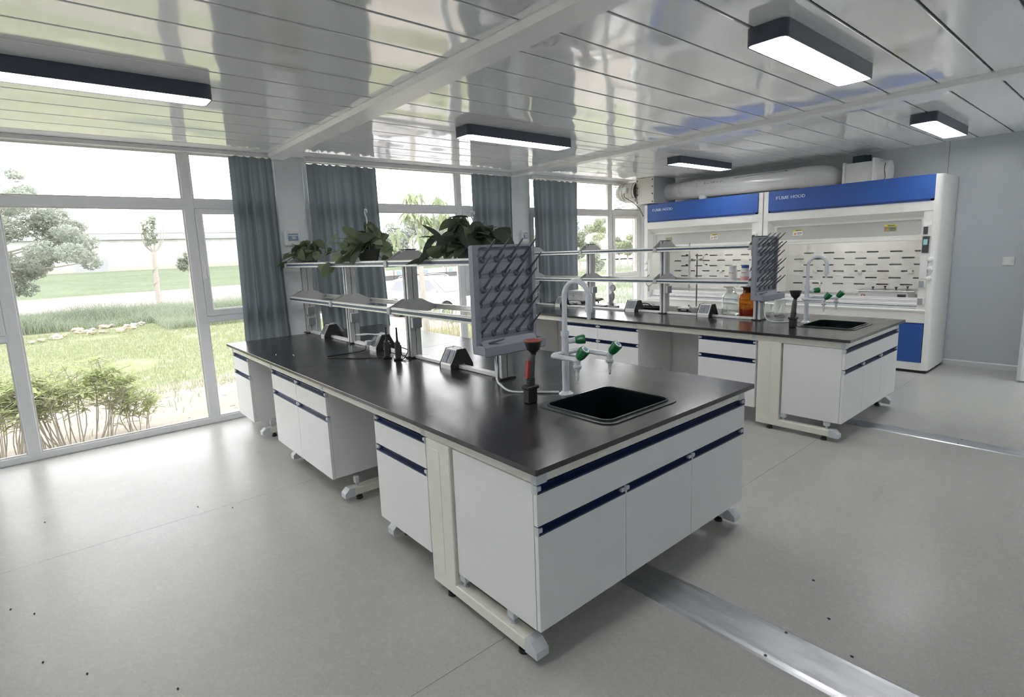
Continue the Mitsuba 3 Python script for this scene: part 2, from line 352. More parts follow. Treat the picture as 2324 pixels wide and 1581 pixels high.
# curtains
def curtain(y0t, y1t, y0b, y1b, zt, zb, folds, amp, seed, label, x0=.305, group=None):
    r = np.random.default_rng(seed); nu, nv = folds*14, 26
    ph = np.cumsum(np.interp(np.linspace(0, folds, nu+1), np.arange(folds+1), r.uniform(.45, 1.6, folds+1))); ph = ph/ph[-1]*folds*2*np.pi
    u = np.linspace(0, 1, nu+1); V = []
    wob = r.uniform(-1, 1, 8); r2 = r.uniform(.4, 1.2, folds+1)
    for j in range(nv+1):
        t = j/nv; e = t**1.5
        ya, yb = y0t+(y0b-y0t)*e, y1t+(y1b-y1t)*e
        z = zt+(zb-zt)*t
        am = amp*(.40+.75*min(1, t*2.5))*np.interp(np.linspace(0, folds, nu+1), np.arange(folds+1), r2)
        g = np.sin(ph+.35*np.sin(t*2.3+wob[0]*3)); prof = np.sign(g)*np.abs(g)**.7
        x = x0+am*prof+.012*np.sin(u*9+wob[1]*4+t*2)*t
        y = ya+(yb-ya)*u+.012*np.sin(ph*.5+t*3+wob[2])*t
        zz = z-(.014*(np.sin(ph)*.5+.5)*(1-t)**6)
        V.append(np.stack([x, y, np.full_like(x, 1)*zz], 1))
    V = np.vstack(V); Fc = []
    for j in range(nv):
        for i in range(nu):
            a = j*(nu+1)+i; Fc += [(a, a+1, a+nu+2), (a, a+nu+2, a+nu+1)]
    c = thing('curtain', label, 'curtain', group)
    part(c, 'cloth', trimesh.Trimesh(V, Fc, process=False), 'm_curtain', True)
    n = max(3, folds)
    for i in range(n):
        y = y0t+(y1t-y0t)*(i+.5)/n
        part(c, 'hook', cyl((x0, y, zt-.03), (x0, y, 2.402), .003, n=6), 'm_white')
curtain(-2.10, -1.70, -2.12, -1.60, 2.392, .012, 7, .036, 1, 'grey-blue curtain at the left edge of the photo', .30)
curtain(.235, .605, .17, .655, 2.392, .012, 5, .034, 2, 'grey-blue curtain left of the distribution box above the near bench')
curtain(.925, 1.665, .96, 1.735, 2.372, .012, 8, .036, 3, 'wide grey-blue curtain behind the two left hanging plants')
curtain(2.915, 3.56, 2.90, 3.565, 2.392, .012, 6, .034, 4, 'grey-blue curtain above the largest plant on the rack')
curtain(3.925, 4.79, 3.94, 4.815, 2.375, .012, 8, .038, 5, 'dark grey-blue curtain behind the far rack, left of the duct fan')
for i, (a, b) in enumerate(((-2.30, .62), (.915, 3.57), (3.91, 5.95))):
    k = thing('curtain_rail', ['white curtain rail at the ceiling of the left window', 'white curtain rail at the ceiling of the middle window', 'white curtain rail at the ceiling next to the duct fan'][i], 'curtain rail')
    part(k, 'rail', bx(.288, .322, a, b, 2.392 if i == 0 else 2.384, HC-.001, .005), 'm_white')
    for y in np.linspace(a+.12, b-.12, 4): part(k, 'bracket', bx(XW+.012, .30, y-.012, y+.012, 2.40, HC-.001, .003), 'm_aluwhite')
# distribution boxes on the columns
for (ya, yb, za, zb, lab) in ((.672, .808, 1.592, 1.735, 'white breaker box on the column left of the plants'), (3.735, 3.838, 1.56, 1.714, 'white breaker box on the column behind the near peg rack')):
    k = thing('breaker_box', lab, 'breaker box')
    x = XW+.03
    part(k, 'case', bx(x, x+.045, ya, yb, za, zb, .008), 'm_white'); ym, w = (ya+yb)/2, yb-ya
    part(k, 'cover_window', bx(x+.045, x+.05, ya+w*.18, yb-w*.1, za+.045, zb-.03, .003), 'm_stickerblue', label='smoky blue flap')
    part(k, 'breaker', bx(x+.05, x+.056, ym-.01, ym+.028, za+.058, zb-.055, .002), 'm_greyplastic')
    part(k, 'flap_edge', bx(x+.05, x+.053, ya+w*.2, yb-w*.12, zb-.052, zb-.045), 'm_paper')

# ------------------------------------------------------------------ ceiling lamps
def lamp(x0, x1, y0, y1, label):
    k = thing('ceiling_lamp', label, 'ceiling lamp', None)
    o = rrect(x0, x1, y0, y1, .035); i = rrect(x0+.006, x1-.006, y0+.006, y1-.006, .030)
    part(k, 'housing', prism(o.difference(i), 'z', 2.350, HC-.0005), 'm_lampcase')
    part(k, 'back_plate', prism(i, 'z', HC-.01, HC-.001), 'm_lampcase')
    key = part(k, 'diffuser', prism(i, 'z', 2.353, 2.360), 'm_paper', label='glowing white diffuser')
    scene[key]['emitter'] = {'type': 'area', 'radiance': rgb(LAMP_L, LAMP_L, LAMP_L)}
for a in ((2.005, 2.185, -1.47, -.29, 'long ceiling lamp in front of the left window'), (1.975, 2.163, 1.49, 2.66, 'ceiling lamp above the near bench'),
          (1.945, 2.125, 4.46, 5.65, 'ceiling lamp above the large exhaust pipe'), (4.275, 4.46, 1.52, 2.69, 'largest ceiling lamp at the top right of the photo'),
          (4.19, 4.375, 4.52, 5.68, 'small ceiling lamp near the grey-blue wall'), (4.27, 4.455, -1.47, -.29, 'ceiling lamp above the viewer')): lamp(*a)

# ================================================================== LAB BENCHES
H, ZB = .7565, .144
def handle_strip(par, a, b, y, z0, z1):
    """navy recessed grip with grey end caps along local x at front plane y (front towards -y)"""
    h = part(par, 'handle', prism([(y-.001, z0), (y+.024, z0), (y+.024, z1), (y+.004, z1), (y+.016, z0+.012), (y-.001, z0+.006)], 'x', a+.004, b-.004), 'm_navy', label='navy blue grip strip')
    for s, e in ((a, a+.004), (b-.004, b)): part(h, 'end_cap', bx(s, e, y-.001, y+.026, z0-.001, z1), 'm_greyplastic')
    for s, e in ((a+.004, a+.024), (b-.024, b-.004)): part(h, 'end_block', bx(s, e, y+.0005, y+.02, z0+.008, z1-.006, .002), 'm_greyplastic')
def cabinet(x0, x1, depth, n, label, group=None, drawers=True):
    """local: front plane y=0 facing -y; n doors side by side"""
    c = thing('base_cabinet', label, 'cabinet', group)
    part(c, 'body', cat(bx(x0, x0+.016, .019, depth, ZB+.002, .682, .001), bx(x1-.016, x1, .019, depth, ZB+.002, .682, .001), bx(x0+.016, x1-.016, .019, depth, ZB+.002, ZB+.018), bx(x0+.016, x1-.016, depth-.012, depth, ZB+.018, .682), bx(x0+.016, x1-.016, .019, .08, .666, .682)), 'm_white')
    w = (x1-x0)/n; g = .0012
    for i in range(n):
        a, b = x0+i*w+g, x0+(i+1)*w-g
        d = part(c, 'drawer', bx(a, b, 0, .018, .537, .652, .0012), 'm_white'); handle_strip(d, a, b, 0, .652, .680)
    for i in range(n):
        a, b = x0+i*w+g, x0+(i+1)*w-g
        d = part(c, 'door', bx(a, b, 0, .018, ZB, .502, .0012), 'm_white'); handle_strip(d, a, b, 0, .502, .533)
    return c
def sink_cabinet(xe, W, xc0, label):
    """end cabinet: front faces +x at xe, spans y .03..W-.03; one wide drawer front, three doors"""
    c = thing('sink_cabinet', label, 'cabinet')
    a, b = .030, W-.030
    part(c, 'body', cat(bx(xc0, xe-.019, a+.004, a+.02, ZB+.002, .684), bx(xc0, xe-.019, b-.02, b-.0, ZB+.002, .684), bx(xc0, xc0+.016, a+.02, b-.02, ZB+.002, .684), bx(xc0+.016, xe-.019, a+.02, b-.02, ZB+.002, ZB+.018)), 'm_white')
    part(c, 'side_panel', bx(xc0, xe-.0195, a, a+.004, ZB, .684), 'm_white')
    # local frame with front towards -y: rotate +90deg so that local -y -> world +x
    M = np.array([[0, -1, 0, xe], [1, 0, 0, 0], [0, 0, 1, 0], [0, 0, 0, 1.0]])
    with at(m=M):
        d = part(c, 'drawer', bx(a, b, 0, .018, .537, .652, .0012), 'm_white'); handle_strip(d, a, b, 0, .652, .683)
        w = (b-a)/3
        for i in range(3):
            p, q = a+i*w+.0012, a+(i+1)*w-.0012
            d = part(c, 'door', bx(p, q, 0, .018, ZB, .502, .0012), 'm_white'); handle_strip(d, p, q, 0, .502, .533)
    return c
def foot(par, p, q, z=.036, h=.05, w=.058):
    """steel foot beam from p to q (xy) with a sloped grey tip at q and black levelling pads"""
    p, q = np.array(p, float), np.array(q, float); L = np.linalg.norm(q-p); d = (q-p)/L
    M = np.eye(4); M[:2, 0] = d; M[:2, 1] = (-d[1], d[0]); M[:2, 3] = p
    with at(m=M):
        f = part(par, 'foot', bx(0, L-.06, -w/2, w/2, z, z+h, .004), 'm_cream')
        part(f, 'tip_cap', hull([(x, y, zz) for y in (-w/2, w/2) for x, zz in ((L-.062, z-.002), (L-.062, z+h+.002), (L-.030, z+h+.002), (L, z+.026), (L, z-.002))]), 'm_greyplastic')
        for x in (L-.10, .10):
            part(f, 'levelling_pad', cat(cyl((x, 0, .0), (x, 0, .016), .021, .019, 16), cyl((x, 0, .012), (x, 0, z+.004), .014, n=12)), 'm_black', label='black levelling pad')
def bench(tag, X0, XJ, X1, W, label_tag, xe):
    o = .033
    fr = thing('bench_frame', f'cream steel frame with foot beams under the {label_tag}', 'bench frame')
    zt = .7365
    for y in (o+.002, W-o-.002-.03): part(fr, 'apron', bx(X0+.03, XJ+.02, y, y+.03, .686, zt, .002), 'm_cream')
    part(fr, 'apron', bx(X0+.03, X0+.06, o+.03, W-o-.03, .686, zt, .002), 'm_cream')
    part(fr, 'apron', bx(XJ+.02, xe-.002, o, o+.03, .686, zt, .002), 'm_cream'); part(fr, 'apron', bx(XJ+.02, xe-.002, W-o-.03, W-o, .686, zt, .002), 'm_cream')
    part(fr, 'apron', bx(xe-.034, xe-.004, o+.03, W-o-.03, .686, zt, .002), 'm_cream')
    for x in (X0+.05, 1.583, 2.53, 3.655):
        for y in (o, W-o-.034): part(fr, 'apron_joint', bx(x-.028, x+.012, y, y+.034, .684, zt+.001, .002), 'm_greyplastic')
    for y0, y1 in ((o-.001, o+.05), (W-o-.05, W-o+.001)): part(fr, 'apron_joint', bx(xe-.03, xe-.001, y0, y1, .683, zt+.001, .002), 'm_greyplastic')
    for x in (X0+.52, 1.74, 2.62, 3.20):
        for s in (0, 1):
            yt, yi = (.072, W/2-.02) if s == 0 else (W-.072, W/2+.02)
            foot(fr, (x, yi), (x, yt))
            if s == 0: part(fr, 'leg', bx(x-.028, x+.028, W/2-.03, W/2+.03, .08, .735, .003), 'm_cream')
            yb = .16 if s == 0 else W-.16
            part(fr, 'hanger', cat(bx(x-.016, x+.016, yb-.012, yb+.012, .105, ZB+.002, .002), cyl((x, yb, .082), (x, yb, .11), .006)), 'm_greyplastic')
    for y0, y1 in ((o-.013, o+.045), (W-o-.045, W-o+.013)):
        ym = (y0+y1)/2
        lg = part(fr, 'leg', bx(3.685, 3.857, y0, y1, .08, .690, .003), 'm_cream')
        part(lg, 'cover_panel', bx(3.70, 3.785, y0-.0015, y1+.0015, .12, .655, .001), 'm_cream'); part(lg, 'slot_cover', bx(3.70, 3.775, y0-.0012, y1+.0012, .662, .676), 'm_cream')
        foot(fr, (3.685, ym), (xe-.012, ym))
        for x in (3.885, 4.185):
            part(fr, 'hanger', cat(bx(x-.02, x+.02, ym-.014, ym+.014, .108, ZB+.004, .003), cyl((x, ym, .083), (x, ym, .112), .007), cyl((x, ym, .084), (x, ym, .092), .014, n=6)), 'm_greyplastic')
    for a, b in ((2.50, 3.25), (.92, 1.65)): part(fr, 'back_panel', bx(a, b, W/2-.05, W/2-.034, .15, .735), 'm_white')
    # worktops
    wt = thing('worktop', f'long matt black worktop slab of the {label_tag}', 'worktop')
    part(wt, 'slab', bx(X0, 2.098, 0, W, H-.02, H, .0018), 'm_worktop'); part(wt, 'slab', bx(2.0988, XJ-.0004, 0, W, H-.02, H, .0018), 'm_worktop')
    return fr
def sink_top(XJ, X1, W, sx0, sx1, sy0, sy1, label_tag):
    k = thing('sink_worktop', f'black worktop with a sink cut-out at the end of the {label_tag}', 'worktop')
    hole = rrect(sx0+.03, sx1-.03, sy0+.03, sy1-.03, .05)
    part(k, 'slab', prism(rrect(XJ+.0004, X1, 0, W, .004).difference(hole), 'z', H-.02, H+.0005), 'm_worktop')
    s = thing('sink', f'black rectangular sink let into the {label_tag}', 'sink')
    rim = rrect(sx0, sx1, sy0, sy1, .06, 10)
    part(s, 'rim', prism(rim.difference(rrect(sx0+.035, sx1-.035, sy0+.035, sy1-.035, .045, 10)), 'z', H, H+.0045), 'm_sink')
    # raised bead
    bead = rrect(sx0+.028, sx1-.028, sy0+.028, sy1-.028, .05, 10); b2 = rrect(sx0+.037, sx1-.037, sy0+.037, sy1-.037, .043, 10)
    part(s, 'bead', prism(bead.difference(b2), 'z', H+.0045, H+.010), 'm_sinkbead')
    o = rrect(sx0+.030, sx1-.030, sy0+.030, sy1-.030, .05, 8); i = rrect(sx0+.036, sx1-.036, sy0+.036, sy1-.036, .045, 8)
    part(s, 'basin', cat(prism(o.difference(i), 'z', H-.25, H+.003), prism(o, 'z', H-.256, H-.25)), 'm_sink')
    part(s, 'drain', lathe([(0.001, H-.249), (.03, H-.249), (.034, H-.247), (.03, H-.246), (.001, H-.2475)], ((sx0+sx1)/2, (sy0+sy1)/2, 0)), 'm_darkgrey', True)
mat('m_sinkbead', (.03, .035, .036), .12)

X0, XJ, X1 = .49, 3.6375, 4.3855
bench('near', X0, XJ, X1, 1.5, 'near bench', 4.353)
sink_top(XJ, X1, 1.5, 3.853, 4.281, .500, 1.016, 'near bench')
with at(0, .033):
    cabinet(.535, .985, .66, 1, 'narrow white cabinet nearest the window under the near bench')
    cabinet(1.582, 2.575, .66, 2, 'double white cabinet in the middle of the near bench front')
    cabinet(3.186, 3.66, .66, 1, 'single white cabinet beside the steel leg of the near bench')
with at(0, 1.5-.033, 0, 0, np.array([[-1, 0, 0, 0], [0, -1, 0, 1.467], [0, 0, 1, 0], [0, 0, 0, 1.0]])):
    cabinet(-2.575, -1.582, .66, 2, 'double white cabinet on the far side of the near bench'); cabinet(-3.66, -3.186, .66, 1, 'single white cabinet on the far side of the near bench')
sink_cabinet(4.353, 1.5, 3.87, 'white sink cabinet with three doors at the end of the near bench')

# far bench
Y2, W2, X1B = 3.045, 1.29, 4.318
with at(0, Y2):
    bench('far', X0, XJ, X1B, W2, 'far bench', 4.283)
    sink_top(XJ, X1B, W2, 3.775, 4.200, .44, .94, 'far bench')
    with at(0, .033):
        cabinet(.535, .985, .55, 1, 'white cabinet of the far bench seen left of the faucet')
        cabinet(1.582, 2.565, .55, 2, 'double white cabinet of the far bench seen behind the green taps')
        cabinet(3.176, 3.665, .55, 1, 'single white cabinet beside the steel leg of the far bench')
    with at(m=np.array([[-1, 0, 0, 0], [0, -1, 0, W2-.033], [0, 0, 1, 0], [0, 0, 0, 1.0]])):
        cabinet(-1.20, -.55, .55, 1, 'white cabinet on the window end of the far bench back'); cabinet(-3.0, -2.0, .55, 2, 'double white cabinet on the hood side of the far bench')
    sink_cabinet(4.283, W2, 3.87, 'white sink cabinet at the end of the far bench')

# ------------------------------------------------------------------ reagent racks
PXS = [.465, 1.425, 2.385, 3.335]
def rack(label_tag, PXS, yc=.765, half=.175):
    k = thing('reagent_rack', f'two-tier aluminium reagent rack on the {label_tag}', 'shelf rack')
    ztop = 1.497
    for n, x in enumerate(PXS):
        b = part(k, 'base_plate', prism(rrect(x-.042, x+.042, yc-.058, yc+.058, .012), 'z', H+.0005, H+.010), 'm_black', label='black base plate')
        w, d = .030, .040
        # extruded post with grooves
        P = Polygon([(x-w, yc-d), (x-.008, yc-d), (x-.008, yc-d+.008), (x+.008, yc-d+.008), (x+.008, yc-d), (x+w, yc-d), (x+w, yc-.0025), (x+w-.006, yc-.0025), (x+w-.006, yc+.0025), (x+w, yc+.0025), (x+w, yc+d), (x+.008, yc+d), (x+.008, yc+d-.008), (x-.008, yc+d-.008), (x-.008, yc+d), (x-w, yc+d), (x-w, yc+.004), (x-w+.006, yc+.004), (x-w+.006, yc-.004), (x-w, yc-.004)])
        p = part(k, 'post', prism(P, 'z', H+.008, ztop-.006), 'm_post')
        part(p, 'front_insert', bx(x-.007, x+.007, yc-d+.004, yc-d+.009, H+.01, ztop-.01), 'm_stripe'); part(p, 'edge_trim', cat(bx(x-w-.0005, x-w+.012, yc-d-.001, yc-d+.004, H+.01, ztop-.01), bx(x+w-.012, x+w-.002, yc-d-.001, yc-d+.004, H+.01, ztop-.01)), 'm_aluwhite')
        part(p, 'slot_line', bx(x+w-.0055, x+w-.0025, yc-.0025, yc+.0025, H+.012, ztop-.07), 'm_darkgrey')
        part(p, 'top_cap', bx(x-w-.004, x+w+.004, yc-d-.004, yc+d+.006, ztop-.007, ztop, .001), 'm_black')
        for z, hh in ((1.388, .106), (1.078, .094)):
            zl = z-.006; f0, f1 = yc-half, yc+half
            pts = [(f0, zl), (f1, zl), (f1, zl+.040)]
            pts += [(yc+d+.02+(half-d-.02)*(1-t)**1.0, zl+.040+(hh-.045)*(t**1.25)) for t in np.linspace(.1, 1, 6)]
            pts += [(yc+d+.004, zl+hh-.002), (yc-d-.004, zl+hh-.002)]
            pts += [(yc-d-.02-(half-d-.02)*(1-t)**1.0, zl+.040+(hh-.045)*(t**1.25)) for t in np.linspace(1, .1, 6)] + [(f0, zl+.040)]
            for s in (-1, 1):
                xa = x+s*(w+.001); q = part(k, 'bracket', prism(pts, 'x', xa, xa+s*.004), 'm_bracket')
                for zz in (zl+.03, zl+hh-.016): part(q, 'screw', cyl((xa+s*.004, yc, zz), (xa+s*.0065, yc, zz), .005, n=10), 'm_steel')
            for y in (f0-.010, f1-.006): part(k, 'rail_clip', bx(x-.021, x+.021, y+.001, y+.015, zl, zl+.043, .003), 'm_bracket')
    for z in (1.388, 1.078):
        for a, b in zip(PXS[:-1], PXS[1:]):
            a2, b2 = a+.0215, b-.0215
            for s in (-1, 1):
                yf = yc+s*half; q = s
                r = part(k, 'rail', prism([(yf, z), (yf-q*.022, z), (yf-q*.022, z+.008), (yf-q*.006, z+.010), (yf-q*.006, z+.030), (yf-q*.022, z+.034), (yf-q*.022, z+.040), (yf-q*.004, z+.040), (yf, z+.036)] if s < 0 else [(yf, z), (yf, z+.036), (yf-.004, z+.040), (yf-.022, z+.040), (yf-.022, z+.034), (yf-.006, z+.030), (yf-.006, z+.010), (yf-.022, z+.008), (yf-.022, z)], 'x', a2, b2), 'm_rail')
                part(r, 'stripe', bx(a2+.001, b2-.001, yf+s*.0012, yf-s*.004, z+.011, z+.028), 'm_stripe', label='dark blue stripe')
            a2, b2 = a+.038, b-.038
            v = np.array([[a2, yc-half+.008, z+.022], [b2, yc-half+.008, z+.022], [b2, yc+half-.008, z+.022], [a2, yc+half-.008, z+.022]])
            part(k, 'glass_shelf', trimesh.Trimesh(v, [[0, 1, 2], [0, 2, 3]], process=False), 'm_glass', label='clear glass shelf')
    # rail stubs beyond the last post are closed by clips; cable duct along the worktop
    for a, b in zip(PXS[:-1], PXS[1:]):
        part(k, 'cable_duct', bx(a+.034, b-.034, yc-.022, yc+.022, H+.001, H+.021, .003), 'm_ductwhite')
    # grey switch boxes on the posts
    for n, (x, zs) in enumerate(((PXS[0], (.972, .872)), (PXS[1], (.972,)), (PXS[2], (1.002,)))):
        for z in zs:
            s = part(k, 'switch_box', bx(x+.031, x+.058, yc-.036, yc+.036, z-.037, z+.037, .003), 'm_aluwhite', label='grey switch box on the post')
            part(s, 'rocker', bx(x+.058, x+.061, yc-.032, yc+.034, z-.034, z+.035, .002), 'm_switchgrey')
    return k
mat('m_rail', (.74, .74, .71), .3, metal=.3); mat('m_ductwhite', (.70, .70, .70), .3); mat('m_switchgrey', (.23, .24, .27), .45); mat('m_sockface', (.20, .22, .25), .4)
rack('near bench', PXS)
D2 = 2.955
with at(0, D2): rack('far bench', [.52, 1.45, 2.425, 3.385])

def socket_box(x0, x1, label, style=0, yc=.765):
    k = thing('desk_socket', label, 'socket box'); h, wd, t = .118, .082, .022
    prof = [(-wd, 0), (wd, 0), (wd, .02), (.030, h), (-.030, h), (-wd, .028)]
    P = Polygon([(yc+a, H+.0005+b) for a, b in prof]); hole = sbox(yc-.026, H-.01, yc+.026, H+.030); P = P.difference(hole)
    part(k, 'body', prism(P, 'x', x0+.006, x1-.006), 'm_alusat')
    for a, b in ((x0, x0+.007), (x1-.007, x1)):
        part(k, 'end_cheek', prism(P.buffer(.002).difference(hole), 'x', a, b), 'm_black', label='black end cheek')
    # face plates on both slopes
    for s in (-1, 1):
        p0, p1 = np.array([s*wd, .028]), np.array([s*.030, h]); d = p1-p0; L = np.linalg.norm(d); d /= L; nrm = np.array([s*abs(d[1]), abs(d[0])])
        def slab(u0, u1, v0, v1, e0, e1):
            pts = []
            for u in (u0, u1):
                for v in (v0, v1):
                    for e in (e0, e1):
                        q = p0+d*v*L+nrm*e; pts.append((u, yc+q[0], H+.0005+q[1]))
            return hull(pts)
        w = x1-x0; f = part(k, 'face_plate', slab(x0+.016, x1-.016, .10, .93, -.002, .003), 'm_sockface' if s < 0 or style else 'm_sockface', label='dark grey socket face')
        part(f, 'flap', slab(x0+.022, x0+.022+(w-.044)*.52, .14, .86, .003, .006), 'm_switchgrey')
        for j in range(3): part(f, 'socket_hole', slab(x0+w*(.33+.09*j), x0+w*(.345+.09*j), .4+.1*(j == 1), .52+.1*(j == 1), .006, .0066), 'm_blackmatte')
    part(k, 'carry_bar', tube([(x0+.02, yc+.012, H+h), (x0+.02, yc+.012, H+h+.008), (x1-.02, yc+.012, H+h+.008), (x1-.02, yc+.012, H+h)], .003, 8), 'm_greyplastic')
mat('m_alusat', (.60, .60, .59), .38, metal=.3)
socket_box(.905, 1.005, 'pop-up socket box with its grey flap folded out, nearest the curtain on the near bench')
socket_box(1.850, 1.975, 'socket box behind the walkie-talkies on the near bench')
socket_box(2.815, 2.94, 'large socket box left of the peg rack on the near bench')
with at(0, D2):
    socket_box(.93, 1.035, 'socket box beside the white printer on the far bench'); socket_box(1.985, 2.12, 'socket box left of the second rack post on the far bench', 1); socket_box(2.83, 2.96, 'socket box beside the clear bottle on the far bench', 1)
# folded-out flap of the first box
k = thing('socket_flap', 'pale grey flap hanging off the socket box near the curtain', 'flap')
part(k, 'sheet', hull([(x, y+e, z) for x in (.915, .995) for y, z in ((.80, .885), (.868, .80)) for e in (0, .004)]), 'm_aluwhite')

# ------------------------------------------------------------------ peg drying racks
def peg_rack(x, y0, y1, z0, z1, tag):
    k = thing('peg_rack', f'grey plastic drying rack with slanted pegs on the end of the {tag} rack', 'drying rack')
    w = y1-y0; t = .034
    o = rrect(y0, y1, z0, z1, .012); i = rrect(y0+.035, y1-.022, z0+.05, z1-.012, .02)
    part(k, 'board', cat(prism(o, 'x', x, x+.014), prism(o.difference(i), 'x', x+.014, x+t)), 'm_pegboard')
    part(k, 'tray', cat(prism([(y0, z0-.004), (y1, z0-.004), (y1+.0, z0+.02), (y0, z0+.02)], 'x', x+.002, x+.105), bx(x+.095, x+.107, y0, y1, z0-.02, z0+.035, .005), bx(x, x+.105, y0, y0+.012, z0-.012, z0+.036, .004), bx(x, x+.105, y1-.012, y1, z0-.012, z0+.036, .004), hull([(x+.03, y0+.03, z0+.02), (x+.03, y1-.02, z0+.02), (x+.03, y0+.03, z0+.055), (x+.03, y1-.02, z0+.055), (x+.06, y0+.03, z0+.02), (x+.06, y1-.02, z0+.02)])), 'm_pegboard')
    part(k, 'drain_spout', cyl((x+.05, y0+.09, z0-.035), (x+.05, y0+.09, z0), .012, .018), 'm_pegboard')
    part(k, 'mount', bx(x-.018, x, y0+.10, y1-.10, z0+.06, z1-.04, .004), 'm_darkgrey')
    L = np.array([.100, .010, .100])
    ring = shared(cat(lathe([(.0105, 0), (.0175, 0), (.0175, .006), (.0105, .013), (.0105, 0)], n=16), cyl((0, 0, 0), (0, 0, .012), .011, .010, 14)), 'm_peg', 30)
    Mx = np.array([[0, 0, 1, 0], [0, 1, 0, 0], [-1, 0, 0, 0], [0, 0, 0, 1.0]])
    peg = shared(cat(cyl((0, 0, 0), L, .0072, .0036, 12), ball(L, .0038, sub=1)), 'm_peg', 30)
    rows = 6; zz = np.linspace(z1-.075, z0+.085, rows)
    for r in range(rows):
        n = 4 if r % 2 == 0 else 5
        ys = np.linspace(y0+.075, y1-.072, 4) if n == 4 else np.linspace(y0+.045, y1-.038, 5)
        bar = part(k, 'row_rib', bx(x+.012, x+.0165, y0+.04, y1-.028, zz[r]-.016, zz[r]+.006, .003), 'm_pegboard')
        for y in ys:
            M = np.eye(4); M[:3, 3] = (x+.013, y, zz[r]); pk = inst(k, 'peg', peg, M)
            R = M @ Mx; inst(pk, 'collar', ring, R)
    part(k, 'stray_peg', tube([(x+.045, y0+.075, z0+.04), (x+.07, y0+.16, z0+.055)], [.006, .003], 10), 'm_peg')
peg_rack(3.372, .528, .958, .945, 1.492, 'near')
peg_rack(3.405, 3.51, 3.94, .96, 1.490, 'far')

# ------------------------------------------------------------------ faucets
def faucet(x, y, tag):
    k = thing('lab_faucet', f'white gooseneck lab faucet with green knobs at the {tag} sink', 'faucet')
    part(k, 'base_flange', lathe([(.001, 0), (.036, 0), (.036, .004), (.024, .012), (.0215, .016), (.001, .016)], (x, y, H)), 'm_faucet', 40)
    part(k, 'column', cat(cyl((x, y, H+.01), (x, y, H+.30), .0172), lathe([(.0165, 0), (.021, 0), (.021, .022), (.0165, .022)], (x, y, H+.288))), 'm_faucet', 40)
    a = np.linspace(np.pi, -.18, 18); R = .067; cx = x+R
    arc = [(x, y, H+.30), (x, y, H+.40), (x, y, H+.48)]+[(cx+R*np.cos(t), y+.02*(1-(t/np.pi)), H+.482+R*np.sin(t)) for t in a]
    part(k, 'gooseneck', tube(arc, .0122, 16), 'm_faucet', 40)
    e = np.array(arc[-1]); part(k, 'spout', cat(cyl(e+[0, 0, .02], e-[0, 0, .045], .0155), cyl(e-[0, 0, .045], e-[0, 0, .062], .0175, .0165), cyl(e-[0, 0, .062], e-[0, 0, .095], .0105, .0085)), 'm_faucet', 40)
    za = H+.205
    for s, yo, xk in ((-1, .098, .165), (1, .098, .19)):
        yy = y+s*yo
        arm = part(k, 'arm', tube([(x, y, za), (x, y+s*.03, za), (x, yy-s*.03, za), (x+.008, yy-s*.008, za), (x+.03, yy, za), (x+xk, yy, za)], .0118, 14, 4), 'm_faucet', 40)
        b = np.array([x+xk, yy, za])
        part(arm, 'outlet', cat(ball(b, .0165), cyl(b, b-[0, 0, .042], .014), lathe([(.001, -.040), (.0135, -.040), (.019, -.032), (.019, -.024), (.013, -.020), (.001, -.020)], b), cyl(b-[0, 0, .04], b-[0, 0, .095], .0095, .0055, 14), *[lathe([(.004, 0), (.0105-.0007*i, .001), (.0065, .006)], b-[0, 0, .056+.008*i], 14) for i in range(5)]), 'm_nozzle', 30)
        d = np.array([.62, .10, .78]); d /= np.linalg.norm(d); u, v, _ = frame_of(d)
        def knob(b, d, r0=.021, L=.062):
            u, v, _ = frame_of(d); pts = []
            for t, r in ((.008, r0*.8), (.02, r0), (L-.006, r0*1.16), (L, r0*1.02)):
                for q in range(24):
                    an = q*2*np.pi/24; rr = r*(1+.055*np.cos(6*an)); pts.append(b+d*t+rr*(u*np.cos(an)+v*np.sin(an)))
            V = np.array(pts); Fc = []
            for i in range(3):
                for q in range(24):
                    w = (q+1) % 24; Fc += [(i*24+q, i*24+w, (i+1)*24+w), (i*24+q, (i+1)*24+w, (i+1)*24+q)]
            Fc += [(72, 72+q, 72+q+1) for q in range(1, 23)]+[(0, q+1, q) for q in range(1, 23)]
            return trimesh.Trimesh(V, Fc, process=False)
        kb = part(arm, 'knob', knob(b+d*.006, d), 'm_green', 35, label='green fluted knob')
        part(kb, 'cap_ring', cyl(b+d*.066, b+d*.0695, .020, .018, 12), 'm_white'); part(kb, 'cap_button', cyl(b+d*.0685, b+d*.073, .0115, .0095, 16), 'm_stickerblue', label='blue centre button')
    b = np.array([x+.012, y+.012, H+.262]); d = np.array([.72, .66, .12]); d /= np.linalg.norm(d)
    part(k, 'column_valve', cyl(b, b+d*.035, .014), 'm_faucet'); part(k, 'column_knob', knob(b+d*.025, d, .02, .055), 'm_green', 35, label='green fluted knob on the column')
faucet(3.82, .748, 'near'); faucet(3.755, 3.775, 'far')

